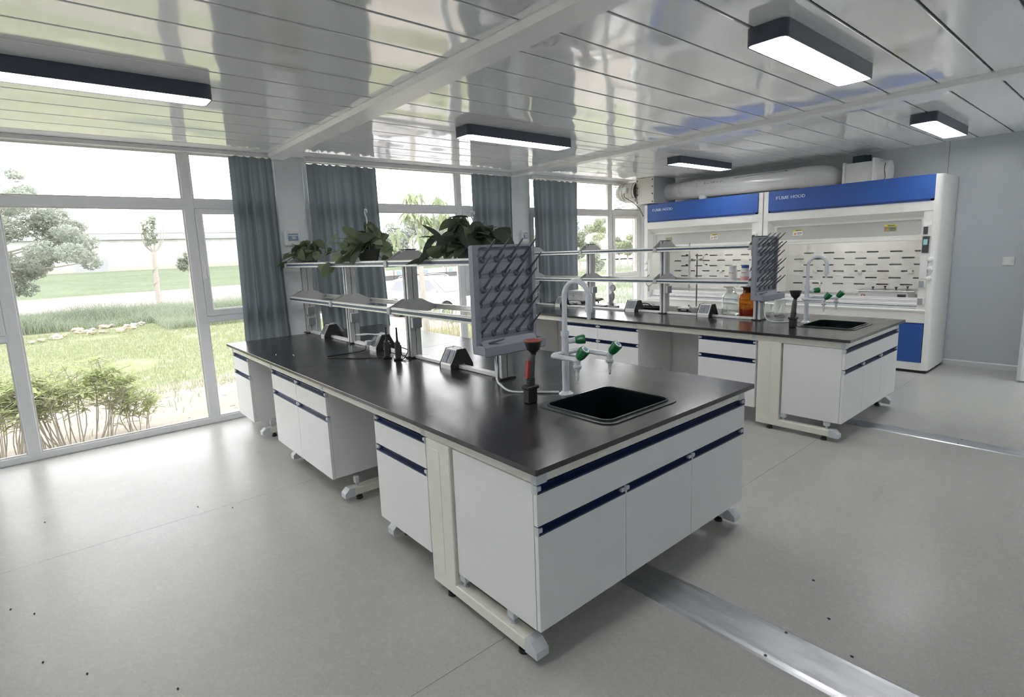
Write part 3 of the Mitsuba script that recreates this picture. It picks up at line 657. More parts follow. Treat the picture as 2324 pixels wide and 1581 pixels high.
def eyewash(x, y, tag, red):
    k = thing('eyewash', f'handheld eyewash with black cup and orange lever in its holder by the {tag} sink', 'eyewash')
    part(k, 'holder', cat(bx(x-.022, x+.022, y-.028, y+.028, H+.0005, H+.072, .006), bx(x-.027, x+.027, y-.034, y+.034, H+.068, H+.085, .004)), 'm_black')
    part(k, 'handle', tube([(x, y, H+.07), (x, y+.003, H+.12), (x, y+.012, H+.19), (x, y+.022, H+.225)], [.020, .019, .017, .012], 14, 6), 'm_darkgrey', True)
    for i in range(4): part(k, 'grip_ring', lathe([(.0175, 0), (.0215, .002), (.0215, .005), (.0175, .007)], (x, y+.002+.0008*i, H+.088+i*.009), 20), 'm_blackmatte')
    sg = -1 if red else 1
    part(k, 'lever', hull([(x+a, y+sg*.017+.13*c+sg*b, H+.115+c) for a in (-.008, .010) for b in (-.004, .010) for c in (.006, .012, .075, .085)]), 'm_red', label='orange red squeeze lever')
    c = (x, y+.026, H+.222)
    part(k, 'cup', lathe([(.001, 0), (.012, 0), (.014, .012), (.029, .026), (.037, .048), (.040, .066), (.037, .066), (.033, .05), (.024, .034), (.001, .03)], c), 'm_black', 35)
    part(k, 'cup_rim', lathe([(.036, .062), (.043, .064), (.044, .070), (.040, .072), (.033, .070), (.032, .064)], c), 'm_redrim' if red else 'm_blackmatte', True)
    part(k, 'cup_pad', lathe([(.001, .055), (.034, .064), (.034, .066), (.001, .058)], c), 'm_redrim' if red else 'm_blackmatte', True)
eyewash(3.803, .527, 'near', True); eyewash(3.79, 3.43, 'far', False)
def hose(pts, tag):
    solo('drain_hose', tube(pts, .0052, 10, 8), 'm_hose', f'pale plastic hose lying from the peg rack to the faucet of the {tag} bench', 'hose', None, None, True)
hose([(3.43, .62, .93), (3.44, .63, .86), (3.46, .61, .80), (3.52, .58, H+.03), (3.60, .585, H+.007), (3.70, .66, H+.006), (3.785, .735, H+.007)], 'near')
hose([(3.47, 3.62, .93), (3.475, 3.625, .86), (3.50, 3.61, .79), (3.55, 3.63, H+.007), (3.63, 3.68, H+.006), (3.72, 3.755, H+.007)], 'far')

# ------------------------------------------------------------------ walkie-talkies
def walkie(x, y, rz, label):
    with at(x, y, H, rz):
        k = thing('walkie_talkie', label, 'walkie-talkie')
        part(k, 'charger', bx(-.032, .032, -.03, .03, .0005, .012, .004), 'm_black')
        part(k, 'body', bx(-.029, .029, -.019, .019, .010, .122, .006), 'm_walkie'); part(k, 'belt_clip', bx(-.012, .012, .018, .026, .03, .10, .003), 'm_black')
        part(k, 'antenna', cat(cyl((-.016, 0, .12), (-.016, 0, .145), .0075, .0065, 14), cyl((-.016, 0, .145), (-.016, 0, .212), .0066, .005, 12), cyl((-.016, 0, .212), (-.016, 0, .218), .006, .006, 12)), 'm_black', 30)
        part(k, 'dial', cyl((.012, 0, .122), (.012, 0, .134), .0085, n=14), 'm_black'); part(k, 'speaker_panel', bx(-.018, .018, -.0195, -.017, .055, .105, .001), 'm_darkgrey')
        part(k, 'screen', bx(-.016, .016, -.0195, -.017, .03, .048, .001), 'm_grey')
mat('m_walkie', (.045, .047, .046), .45)
walkie(2.262, .618, -.5, 'left black walkie-talkie standing on the near bench'); walkie(2.372, .640, -.5, 'right black walkie-talkie standing beside the rack post')
solo('power_cable', tube([(1.86, .655, .80), (1.89, .625, H+.012), (1.87, .52, H+.004), (1.86, .36, H+.004), (1.93, .33, H+.004), (2.0, .40, H+.004), (2.10, .46, H+.004), (2.22, .575, H+.005), (2.25, .60, H+.006)], .003, 8, 10), 'm_black', 'thin black cable curling on the worktop left of the walkie-talkies', 'cable', smooth=True)
solo('power_cable', tube([(2.39, .66, .84), (2.42, .69, .82), (2.42, .665, H+.02), (2.425, .64, H+.005), (2.45, .655, H+.005), (2.44, .70, H+.006)], .003, 8, 8), 'm_black', 'short black cable between the right walkie-talkie and the post', 'cable', smooth=True)
k = thing('adapter_plug', 'pale adapter plugged into the socket box behind the walkie-talkies', 'plug')
part(k, 'body', bx(1.862, 1.90, .645, .69, .80, .835, .005), 'm_greyplastic'); part(k, 'disc', lathe([(.001, .0), (.04, .003), (.05, .009), (.001, .012)], (1.80, .66, .868)), 'm_aluwhite', True)
part(k, 'arm', hull([(1.79, .655, .875), (1.79, .68, .875), (1.93, .76, .872), (1.93, .73, .872), (1.79, .655, .88), (1.79, .68, .88), (1.93, .76, .878), (1.93, .73, .878)]), 'm_aluwhite')

# ================================================================== FUME HOODS
YH = 5.84
def hood(x0, x1, label, right_end):
    k = thing('fume_hood', label, 'fume hood')
    xi0, xi1 = x0+.055, x1-.055
    rc = .07 if right_end else .006
    # side walls with a rounded front corner
    Pr = Polygon([(x1-.055, YH), (x1-rc, YH)]+[(x1-rc+rc*math.sin(t), YH+rc-rc*math.cos(t)) for t in np.linspace(.2, math.pi/2, 7)]+[(x1, 6.50), (x1-.055, 6.50)])
    part(k, 'side_wall', prism(Pr, 'z', .03, 2.045), 'm_hood', 30)
    part(k, 'side_wall', prism([(x0, YH), (x0+.055, YH), (x0+.055, 6.50), (x0, 6.50)], 'z', .03, 2.045), 'm_hood')
    part(k, 'roof', bx(xi0, xi1, YH+.03, 6.50, 2.02, 2.04), 'm_hood'); part(k, 'back', bx(xi0, xi1, 6.47, 6.50, .03, 2.02), 'm_hood')
    part(k, 'kick_strip', bx(x0+.01, x1-.012, YH+.012, 6.49, 0.0005, .03), 'm_black')
    f = part(k, 'fascia', bx(xi0+.002, xi1-.002, YH-.012, YH+.03, 1.805, 2.045, .003), 'm_blue', label='blue top panel reading FUME HOOD')
    part(f, 'lip', bx(xi0+.03, xi1-.03, YH-.006, YH+.03, 1.786, 1.805), 'm_bluedark')
    tm = text_mesh('FUME HOOD', .036, .0015); v = np.array(tm.vertices); s = .325/(v[:, 0].max()-v[:, 0].min())
    tm = trimesh.Trimesh(np.stack([xi0+.09+v[:, 0]*s, YH-.0122-v[:, 2], 1.938+v[:, 1]], 1), tm.faces, process=False)
    part(f, 'lettering', tm, 'm_text', label='white lettering FUME HOOD')
    part(k, 'lintel', bx(xi0, xi1, YH+.002, YH+.03, 1.69, 1.786), 'm_hood')
    part(k, 'lintel_slope', prism([(YH+.002, 1.69), (YH+.03, 1.69), (YH+.105, 1.64), (YH+.095, 1.628)], 'x', xi0, xi1), 'm_hood')
    jl, jr = xi0+.035, xi1-.078   # inner opening
    part(k, 'control_post', bx(jr, xi1, YH+.012, YH+.12, .672, 1.69), 'm_hood')
    for a, b, xx in ((xi0, jl, xi0),):
        out, inn = (a, b) if xx == xi0 else (b, a)
        part(k, 'jamb', prism([(out, YH+.002), (inn, YH+.095), (inn, YH+.125), (out, YH+.06)], 'z', .672, 1.69), 'm_hood')
    # upper fixed pane
    yp = YH+.095
    part(k, 'upper_frame', prism(sbox(jl, 1.425, jr, 1.628).difference(rrect(jl+.035, jr-.03, 1.448, 1.606, .02)), 'y', yp, yp+.02), 'm_hood')
    part(k, 'upper_window', prism(rrect(jl+.035, jr-.03, 1.448, 1.606, .02), 'y', yp+.012, yp+.018), 'm_frost', label='grey frosted upper window')
    # interior
    part(k, 'liner', cat(bx(xi0, xi0+.012, YH+.12, 6.40, .70, 1.63), bx(xi1-.012, xi1, YH+.12, 6.40, .70, 1.63), bx(xi0, xi1, YH+.12, 6.40, 1.63, 1.645)), 'm_hoodin')
    part(k, 'work_surface', bx(xi0, xi1, YH+.04, 6.47, .66, .70), 'm_greyplastic'); part(k, 'back_upstand', bx(xi0+.012, xi1-.012, 6.385, 6.40, .70, .785), 'm_frost')
    plate = sbox(xi0+.012, .785, xi1-.012, 1.63); cx = x0+.913-.232*4
    for r, z in enumerate((1.272, 1.198, 1.122, 1.046, .969, .892)):
        for i in range(9):
            c = cx+.232*i+(0 if r % 2 == 0 else -.116)+.116
            if c-.07 > xi0+.05 and c+.07 < xi1-.02: plate = plate.difference(rrect(c-.060, c+.060, z-.0085, z+.0085, .008, 3))
    bf = part(k, 'baffle', prism(plate, 'y', 6.40, 6.406), 'm_hoodin', label='white baffle with rows of dark slots')
    part(bf, 'slot_backing', bx(xi0+.02, xi1-.02, 6.43, 6.435, .80, 1.62), 'm_slot')
    for xx in (.42, .912, 1.405): part(bf, 'knob', cat(lathe([(.001, 0), (.022, .002), (.024, .010), (.018, .022), (.001, .026)], n=20).apply_transform(np.array([[1, 0, 0, x0+xx], [0, 0, -1, 6.40], [0, 1, 0, 1.04], [0, 0, 0, 1.0]]))), 'm_hood', 40)
    for xx in (.42, .912, 1.405): part(k, 'ceiling_nozzle', lathe([(.001, -.03), (.018, -.025), (.024, 0)], (x0+xx, 6.2, 1.63), 20), 'm_hood', True)
    hl = part(k, 'hood_light', bx(x0+.35, x1-.35, 5.985, 6.05, 1.612, 1.629, .003), 'm_paper', label='strip light under the hood roof')
    scene[hl]['emitter'] = {'type': 'area', 'radiance': rgb(7.0, 6.9, 6.6)}
    # sash
    s = numbered(k+'__sash'); ys = YH+.075
    v = np.array([[jl, ys+.01, .775], [jr, ys+.01, .775], [jr, ys+.01, 1.40], [jl, ys+.01, 1.40]]); put(s, trimesh.Trimesh(v, [[0, 1, 2], [0, 2, 3]], process=False), 'm_glass'); labels[s] = {'label': 'clear sliding sash pane'}
    part(s, 'top_bar', bx(jl, jr, ys, ys+.02, 1.392, 1.416, .003), 'm_hood'); part(s, 'bottom_rail', prism([(ys-.016, .706), (ys+.02, .706), (ys+.02, .792), (ys-.002, .792), (ys-.004, .772), (ys-.012, .768), (ys-.009, .75), (ys-.009, .735), (ys-.018, .728)], 'x', jl, jr), 'm_white', label='ribbed aluminium bottom rail')
    part(s, 'bottom_seal', bx(jl, jr, ys+.004, ys+.015, .700, .708), 'm_blackmatte')
    # sill, apron, doors
    part(k, 'sill', bx(xi0, xi1, YH-.012, YH+.10, .655, .674, .003), 'm_hood'); part(k, 'apron', bx(xi0, xi1, YH+.004, YH+.03, .535, .655), 'm_hood')
    n = 3; w = (xi1-xi0)/n
    for i in range(n):
        a, b = xi0+i*w, xi0+(i+1)*w
        d = part(k, 'door', bx(a+.006, b-.006, YH-.002, YH+.02, .115, .522, .003), 'm_blue', label='blue cupboard door'); part(d, 'grip', bx(a+.006, b-.006, YH-.001, YH+.02, .522, .534), 'm_bluedark')
    part(k, 'plinth', bx(xi0, xi1, YH+.004, YH+.03, .03, .112), 'm_hood')
    # controls on the right jamb
    def jp(nm, u0, u1, z0, z1, e, m, lab=None, b=.003):
        p0, p1 = np.array([jr, YH+.012]), np.array([xi1, YH+.012]); d = p1-p0; nr = np.array([d[1], -d[0]]); nr /= np.linalg.norm(nr); pts = []
        for u in (u0, u1):
            for ee in (-.002, e):
                q = p0+d*u+nr*ee; pts += [(q[0], q[1], z0), (q[0], q[1], z1)]
        return part(k, nm, hull(pts), m, label=lab)
    jp('breaker_cover', .1, .9, 1.432, 1.548, .022, 'm_white'); jp('breaker', .18, .62, 1.452, 1.528, .030, 'm_darkgrey')
    jp('control_panel', .12, .80, 1.265, 1.428, .016, 'm_darkgrey', 'dark control panel'); jp('screen', .22, .66, 1.345, 1.402, .018, 'm_screen', 'pale cyan screen')
    jp('cover_plate', .08, .82, 1.0, 1.258, .010, 'm_white')
    for z in (.942, .76):
        jp('socket_frame', .03, .82, z-.036, z+.036, .014, 'm_white'); jp('socket', .08, .62, z-.034, z+.034, .017, 'm_grey')
    for z in (1.195, 1.10, 1.003):
        part(k, 'valve_knob', ball((xi1+.012, YH-.006, z), .026, (1, .6, 1.0)), 'm_hood', True)
    for z in (.95, .80): part(k, 'left_socket', bx(xi0+.004, xi0+.022, YH+.012, YH+.02, z-.034, z+.034, .002) if z < .9 else bx(xi0+.004, xi0+.03, YH+.006, YH+.02, 1.0, 1.24, .003), 'm_grey' if z < .9 else 'm_white')
    for z in (1.195, 1.10): part(k, 'valve_knob', ball((x0+.03, YH-.006, z), .024, (1, .6, 1.0)), 'm_hood', True)
    # warning stickers on the upper window
    def sticker(xc, white):
        z0, z1 = 1.497, 1.570; a, b = xc-.055, xc+.055; y = yp-.0015 if False else yp+.0115
        st = part(k, 'sticker', bx(a, b, y-.001, y+.001, z0, z1), 'm_paper' if white else 'm_olive', label='yellow and white warning sticker' if white else 'worn olive warning sticker')
        part(st, 'header', bx(a, b, y-.002, y-.0008, z1-.02, z1), 'm_yellow'); part(st, 'triangle', prism([(a+.012, z0+.012), (a+.044, z0+.012), (a+.028, z0+.040)], 'y', y-.002, y-.0008), 'm_orange')
        for i in range(4): part(st, 'print', bx(a+.052+.013*i, a+.061+.013*i, y-.002, y-.0008, z0+.024, z0+.036), 'm_ink')
        part(st, 'print', bx(a+.052, b-.012, y-.002, y-.0008, z0+.010, z0+.014), 'm_ink'); part(st, 'print', bx(a+.03, b-.012, y-.0024, y-.0018, z1-.014, z1-.006), 'm_ink')
    if right_end: sticker(2.805, True); sticker(3.745, False)
    else:
        sticker(1.735, True)
        st = part(k, 'sticker', bx(.985, 1.09, yp+.0105, yp+.0125, 1.475, 1.555), 'm_olive', label='small olive and blue sticker'); part(st, 'print', bx(1.0, 1.075, yp+.0098, yp+.0106, 1.485, 1.515), 'm_stickerblue')
    return k
hood(.690, 2.428, 'left blue and white fume hood, behind the burette stand', False)
hood(2.440, 4.182, 'right blue and white fume hood with the water bath inside', True)

# water bath inside the right hood
k = thing('water_bath', 'white water bath with steel top and black lid knobs inside the right fume hood', 'water bath')
part(k, 'body', bx(3.455, 3.93, 6.03, 6.30, .7005, .842, .004), 'm_white'); part(k, 'top_plate', bx(3.43, 3.985, 6.01, 6.33, .842, .850, .003), 'm_steel')
for i, (x, y) in enumerate(((3.58, 6.10), (3.80, 6.10), (3.66, 6.24), (3.87, 6.24))):
    l = part(k, 'lid', lathe([(.001, .0), (.062, .0), (.062, .003), (.03, .008), (.001, .010)], (x, y, .850), 28), 'm_steel', 30); part(l, 'lid_knob', lathe([(.001, 0), (.006, 0), (.006, .012), (.014, .020), (.014, .027), (.001, .029)], (x, y, .859), 18), 'm_black', 30)
part(k, 'logo', bx(3.487, 3.527, 6.028, 6.031, .765, .805), 'm_redlogo', label='small red badge with a white T'); part(k, 'logo_letter', cat(bx(3.494, 3.520, 6.0272, 6.0282, .791, .797), bx(3.504, 3.510, 6.0272, 6.0282, .773, .791)), 'm_paper')
part(k, 'control', bx(3.83, 3.91, 6.027, 6.031, .72, .812, .001), 'm_darkgrey'); part(k, 'display', bx(3.845, 3.885, 6.025, 6.028, .780, .797), 'm_black'); part(k, 'dial', cyl((3.868, 6.027, .745), (3.868, 6.012, .745), .014), 'm_greyplastic')
# gooseneck inside the hood
k = thing('hood_tap', 'small white tap inside the right fume hood behind the far faucet', 'faucet')
part(k, 'pipe', tube([(2.83, 6.26, .7005), (2.83, 6.26, .88), (2.845, 6.25, .915), (2.88, 6.23, .925), (2.97, 6.20, .925), (2.99, 6.195, .91), (2.99, 6.195, .875)], .0105, 12, 5), 'm_white', True); part(k, 'valve', ball((2.845, 6.22, .78), .022, (1, 1, 1.2)), 'm_green', True, label='green knob')

# exhaust: pipe, boxes, fan
YP, ZP, RP = 6.11, 2.205, .118
k = thing('exhaust_pipe', 'fat white plastic exhaust pipe running above the fume hoods', 'pipe')
part(k, 'tube', cyl((.915, YP, ZP+.012), (2.92, YP, ZP-.012), RP, n=40), 'm_pvc', 40)
for x in (1.05, 1.33): part(k, 'collar', cyl((x, YP, ZP+.008), (x+.11, YP, ZP+.007), RP+.006, n=40), 'm_pvc', 40)
part(k, 'collar', cyl((2.74, YP, ZP-.01), (2.84, YP, ZP-.012), RP+.007, n=40), 'm_pvc', 40)
part(k, 'elbow', tube([(2.83, YP, ZP-.012), (2.91, YP+.005, ZP-.013), (2.98, YP+.04, ZP-.02), (3.02, YP+.10, ZP-.03), (3.03, YP+.18, ZP-.04), (3.03, YP+.26, ZP-.05)], RP+.004, 32, 4), 'm_pvc', 40)
part(k, 'stub', cyl((1.48, YP-.02, 2.0455), (1.48, YP-.02, 2.13), .055), 'm_pvc', 40)
def onpipe(x, a): return np.array([x, YP-math.cos(a)*(RP+.0015), ZP+.006+math.sin(a)*(RP+.0015)])
strokes = [[(1.56, .35), (1.54, .45), (1.56, .50), (1.54, .58)], [(1.58, .42), (1.61, .45)], [(1.64, .58), (1.65, .38), (1.67, .52), (1.68, .38), (1.69, .58)], [(1.72, .40), (1.74, .55)], [(1.78, .38), (1.79, .58), (1.81, .42)], [(1.95, .66), (2.3, .70), (2.62, .72)], [(2.6, .78), (2.63, .72), (2.60, .68)]]
for st in strokes: part(k, 'marker_stroke', tube([onpipe(x, a) for x, a in st], .002, 6), 'm_ink', label='black marker scribble')
k = thing('duct_box', 'cream duct box with screws between the fan and the big pipe', 'duct box')
part(k, 'case', bx(.61, .91, 5.745, 6.30, 2.056, 2.424, .004), 'm_fancream'); part(k, 'side_plate', bx(.9105, .914, 5.755, 6.295, 2.06, 2.42), 'm_greyduct', label='grey side plate')
for x in (.632, .89):
    for z in (2.08, 2.19, 2.29, 2.39): part(k, 'screw', cyl((x, 5.745, z), (x, 5.739, z), .011, .008, 10), 'm_darkgrey')
part(k, 'bracket', hull([(.615, 5.85, 2.056), (.685, 5.85, 2.056), (.683, 5.85, 1.90), (.615, 6.28, 2.056), (.685, 6.28, 2.056), (.683, 6.28, 1.92)]), 'm_greyduct')
k = thing('duct_fan', 'cream inline duct fan with a domed end in front of the window blind', 'fan')
yc, zc, r = 5.80, 2.255, .128
def xlathe(prof, x): m = lathe(prof, n=36); return m.apply_transform(np.array([[0, 0, 1, x], [0, 1, 0, yc], [-1, 0, 0, zc], [0, 0, 0, 1.0]]))
part(k, 'dome', xlathe([(.001, 0), (.05, .006), (.088, .025), (.116, .058), (r, .11)], .236), 'm_fancream', 40)
part(k, 'drum', xlathe([(r, .11), (r+.003, .113), (r+.003, .16), (r, .163), (r, .374)], .236), 'm_fancream', 30)
for x in (.346, .40, .57): part(k, 'clamp_band', xlathe([(r, 0), (r+.006, .001), (r+.006, .007), (r, .008)], x), 'm_grey', 30)
part(k, 'terminal_box', bx(.43, .51, yc-r-.035, yc-r+.02, 2.23, 2.315, .005), 'm_fancream'); part(k, 'rating_plate', bx(.440, .49, yc-r-.0365, yc-r-.034, 2.24, 2.305), 'm_paper', label='small white and teal rating plate'); part(k, 'rating_band', bx(.440, .49, yc-r-.0375, yc-r-.0364, 2.288, 2.305), 'm_screen')
part(k, 'foot', hull([(.42, yc-.10, 2.10), (.609, yc-.10, 2.10), (.609, yc+.1, 2.10), (.42, yc+.1, 2.10), (.45, yc-.09, 2.15), (.609, yc-.09, 2.15), (.609, yc+.09, 2.15), (.45, yc+.09, 2.15)]), 'm_fancream')
solo('fan_cable', tube([(.47, 5.645, 2.23), (.475, 5.64, 2.18), (.53, 5.65, 2.14), (.60, 5.70, 2.08), (.64, 5.78, 2.00), (.68, 5.83, 1.88)], .0045, 8, 8), 'm_black', 'black cable from the fan terminal box down beside the left fume hood', 'cable', smooth=True)
k = thing('blower_box', 'white blower box standing on the right fume hood by the wall', 'blower')
part(k, 'case', bx(3.225, 3.50, 6.12, 6.42, 2.0455, 2.285, .004), 'm_pvc'); part(k, 'flange', bx(3.20, 3.225, 6.10, 6.44, 2.0455, 2.30, .003), 'm_white'); part(k, 'flange', bx(3.495, 3.52, 6.09, 6.44, 2.0455, 2.315, .003), 'm_white')
part(k, 'outlet', cyl((3.52, 6.28, 2.17), (3.625, 6.28, 2.17), .115, n=32), 'm_white', 40); part(k, 'wire', tube([(3.60, 6.165, 2.25), (3.595, 6.158, 2.18), (3.61, 6.15, 2.09), (3.58, 6.12, 2.05)], .003, 6, 5), 'm_blackmatte')
k = thing('duct_outlet', 'dark teal duct stub above the white blower box', 'duct'); part(k, 'stub', bx(3.215, 3.35, 6.36, 6.53, 2.286, 2.39, .006), 'm_teal'); part(k, 'collar', bx(3.205, 3.36, 6.515, 6.5325, 2.286, 2.40, .003), 'm_teal')
# blind behind the fan
k = thing('venetian_blind', 'small white venetian blind in the top pane behind the duct fan', 'blind')
for i in range(15): part(k, 'slat', prism([(XW+.018, 2.035+.0225*i), (XW+.030, 2.041+.0225*i), (XW+.031, 2.0405+.0225*i), (XW+.019, 2.0345+.0225*i)], 'y', 5.715, 6.33), 'm_white')
part(k, 'bottom_bar', bx(XW+.016, XW+.034, 5.715, 6.33, 2.012, 2.028, .003), 'm_grey'); part(k, 'head_bar', bx(XW+.013, XW+.04, 5.71, 6.335, 2.374, 2.398, .002), 'm_white')
for y in (5.80, 6.25): part(k, 'ladder_cord', cyl((XW+.033, y, 2.02), (XW+.033, y, 2.38), .0015, n=5), 'm_grey')

# ================================================================== THINGS ON THE FAR BENCH
def bottle(cx, cy, r, hgt, glass, stop, level, liq, label):
    k = thing('reagent_bottle', label, 'bottle'); z = H+.001; t = .003
    o = [(.001, .0), (r-.006, .0), (r, .006), (r, hgt*.60), (r*.96, hgt*.66), (r*.80, hgt*.725), (r*.58, hgt*.77), (r*.54, hgt*.86), (r*.62, hgt*.885), (r*.62, hgt*.90)]; i = [(r*.53, hgt*.90), (r*.49, hgt*.86), (r*.52, hgt*.772), (r*.74, hgt*.728), (r*.90, hgt*.655), (r-.004, hgt*.60), (r-.004, .010), (r-.008, .006), (.001, .006)]
    part(k, 'glass', lathe(o+i, (cx, cy, z), 48), glass, 40)
    part(k, 'stopper', lathe([(.001, hgt*.79), (r*.46, hgt*.79), (r*.48, hgt*.90), (r*.60, hgt*.965), (r*.85, hgt*.97), (r*.86, hgt*.985), (r*.8, hgt), (.001, hgt)], (cx, cy, z), 36), stop, 30)
    if level: part(k, 'liquid', lathe([(.001, .0068), (r-.009, .0068), (r-.0055, .012), (r-.0048, level), (.001, level)], (cx, cy, z), 36), liq, 30)
    return k
mat('m_amberstop', (.035, .022, .014), .3)
bottle(3.018, 3.925, .076, .277, 'm_bottleglass', 'm_bottleglass', .022, 'm_clearliquid', 'clear glass bottle with a flat glass stopper on the far bench')
bottle(3.176, 3.938, .076, .277, 'm_amber', 'm_amberstop', .068, 'm_redliquid', 'amber glass bottle with a dark stopper and red liquid beside the peg rack')
def beaker(cx, cy, r, h, label):
    k = thing('beaker', label, 'beaker')
    part(k, 'glass', lathe([(.001, .0), (r-.004, .0), (r, .006), (r, h-.004), (r+.004, h), (r+.002, h+.0015), (r-.0022, h-.004), (r-.0022, .007), (r-.006, .003), (.001, .003)], (cx, cy, H+.0008), 36), 'm_bottleglass', 40)
    for i in range(5): part(k, 'graduation', bx(cx-.012, cx+.004, cy-r-.0012, cy-r+.0005, H+.03+i*.016, H+.031+i*.016), 'm_paper')
    return k
beaker(3.415, 4.075, .047, .15, 'larger clear beaker behind the far peg rack'); beaker(3.35, 3.965, .036, .115, 'smaller clear beaker beside the hose behind the far peg rack')
solo('glass_rod', cyl((3.40, 4.06, H+.008), (3.43, 4.10, H+.13), .004), 'm_bottleglass', 'glass rod leaning in the larger beaker', 'rod', smooth=30)
SZ = 1.1015
def jar(cx, cy, r, h, body, cap, label, fill=None):
    k = thing('reagent_jar', label, 'jar')
    part(k, 'body', lathe([(.001, 0), (r-.002, 0), (r, .003), (r, h*.70), (r*.86, h*.78), (r*.80, h*.82), (.001, h*.82)], (cx, cy, SZ), 28), body, 30)
    part(k, 'cap', lathe([(.001, h*.82), (r*.86, h*.82), (r*.88, h*.84), (r*.88, h*.985), (r*.82, h), (.001, h)], (cx, cy, SZ), 28), cap, 30)
    part(k, 'label_band', lathe([(r+.0006, h*.30), (r+.0006, h*.58)], (cx, cy, SZ), 28), 'm_paper'); part(k, 'label_print', bx(cx-.02, cx+.025, cy-r-.002, cy-r, SZ+h*.5, SZ+h*.53), 'm_redlogo')
    if fill: part(k, 'powder', lathe([(r+.0004, .004), (r+.0004, h*.26)], (cx, cy, SZ), 28), fill, label='pink powder')
jar(3.095, 3.805, .037, .135, 'm_plasticbottle', 'm_plasticbottle', 'white plastic jar with a white cap on the far rack'); jar(3.205, 3.815, .036, .138, 'm_plasticbottle', 'm_capblue', 'pale jar with a dark blue cap and pink powder on the far rack', 'm_pinkpowder')
k = thing('dropper_bottle', 'small white dropper bottle with a black cap beside the far peg rack', 'bottle')
part(k, 'body', lathe([(.001, 0), (.022, 0), (.022, .07), (.012, .085), (.012, .09), (.001, .09)], (3.275, 3.80, SZ), 20), 'm_plasticbottle', 30); part(k, 'cap', lathe([(.001, .09), (.014, .09), (.013, .11), (.006, .125), (.005, .145), (.001, .148)], (3.275, 3.80, SZ), 20), 'm_black', 30)
# burette stand
k = thing('burette_stand', 'white-based burette stand with a dark rod and butterfly clamp on the far bench', 'stand'); sx, sy = 2.53, 4.15
part(k, 'base', bx(2.40, 2.70, 3.99, 4.18, H+.018, H+.033, .004), 'm_porcelain')
for x, y in ((2.42, 4.01), (2.68, 4.01), (2.42, 4.16), (2.68, 4.16)): part(k, 'foot', cyl((x, y, H+.0005), (x, y, H+.018), .012), 'm_black')
part(k, 'rod', cyl((sx, sy, H+.033), (sx, sy, 1.345), .0065), 'm_bronze'); c = part(k, 'clamp', tube([(sx-.042, sy-.015, 1.286), (sx+.055, sy-.015, 1.286)], .008, 10), 'm_aluwhite')
for s in (-1, 1):
    xb = sx-.044 if s < 0 else sx+.055
    for t in (-1, 1):
        part(c, 'arm', tube([(xb, sy-.015, 1.286), (xb+s*.02, sy-.015, 1.286+t*.014), (xb+s*.035, sy-.015, 1.286+t*.045), (xb+s*.06, sy-.015, 1.286+t*.052)], .0045, 8, 4), 'm_aluwhite'); part(c, 'jaw', ball((xb+s*.062, sy-.02, 1.286+t*.052), .009, (1.6, 1, .7), 1), 'm_black')
    part(c, 'nut', cyl((xb, sy-.03, 1.286), (xb, sy-.005, 1.286), .011, n=10), 'm_olive')
k = thing('burette', 'thin glass burette hanging in the butterfly clamp', 'burette'); bxx = 2.452
part(k, 'tube', cyl((bxx, sy-.02, 1.0), (bxx, sy-.02, 1.455), .0075, n=14), 'm_porcelain', 30); part(k, 'funnel', lathe([(.0075, 1.445), (.011, 1.455), (.011, 1.468)], (bxx, sy-.02, 0), 14), 'm_porcelain', True); part(k, 'stopcock', cat(cyl((bxx-.02, sy-.02, .998), (bxx+.02, sy-.02, .998), .006, n=10), ball((bxx, sy-.02, .998), .011, sub=1)), 'm_white'); part(k, 'tip', cyl((bxx, sy-.02, .99), (bxx+.004, sy-.02, .935), .004, .002, 10), 'm_porcelain')
# mortar and pestle
k = thing('mortar', 'small white porcelain mortar between two socket boxes', 'mortar'); part(k, 'bowl', lathe([(.001, 0), (.028, 0), (.03, .006), (.046, .025), (.054, .05), (.055, .054), (.05, .054), (.042, .03), (.02, .012), (.001, .01)], (2.66, 3.90, H+.0005), 30), 'm_porcelain', 30)
k = thing('pestle', 'dark-tipped pestle lying in the porcelain mortar', 'pestle'); part(k, 'shaft', tube([(2.665, 3.90, H+.024), (2.63, 3.885, H+.055), (2.61, 3.875, H+.072)], [.012, .007, .009], 12, 4), 'm_porcelain', True); part(k, 'tip', ball((2.607, 3.874, H+.075), .009, sub=1), 'm_darkgrey')
# carry case / meter
k = thing('instrument_case', 'silver-topped black instrument case behind the second socket box', 'case')
part(k, 'base', bx(1.93, 2.20, 3.97, 4.17, H+.0005, H+.04, .012), 'm_black'); part(k, 'lid', hull([(x, y, H+.04) for x in (1.932, 2.198) for y in (3.972, 4.168)]+[(x, y, H+.082) for x in (1.955, 2.185) for y in (4.0, 4.15)]), 'm_aluwhite'); part(k, 'handle', tube([(1.98, 3.975, H+.035), (1.985, 3.95, H+.058), (2.03, 3.945, H+.066), (2.075, 3.95, H+.058), (2.08, 3.975, H+.035)], .005, 8, 4), 'm_black', True)
for x in (2.0, 2.12): part(k, 'latch', bx(x-.012, x+.012, 3.965, 3.974, H+.035, H+.06, .002), 'm_steel')
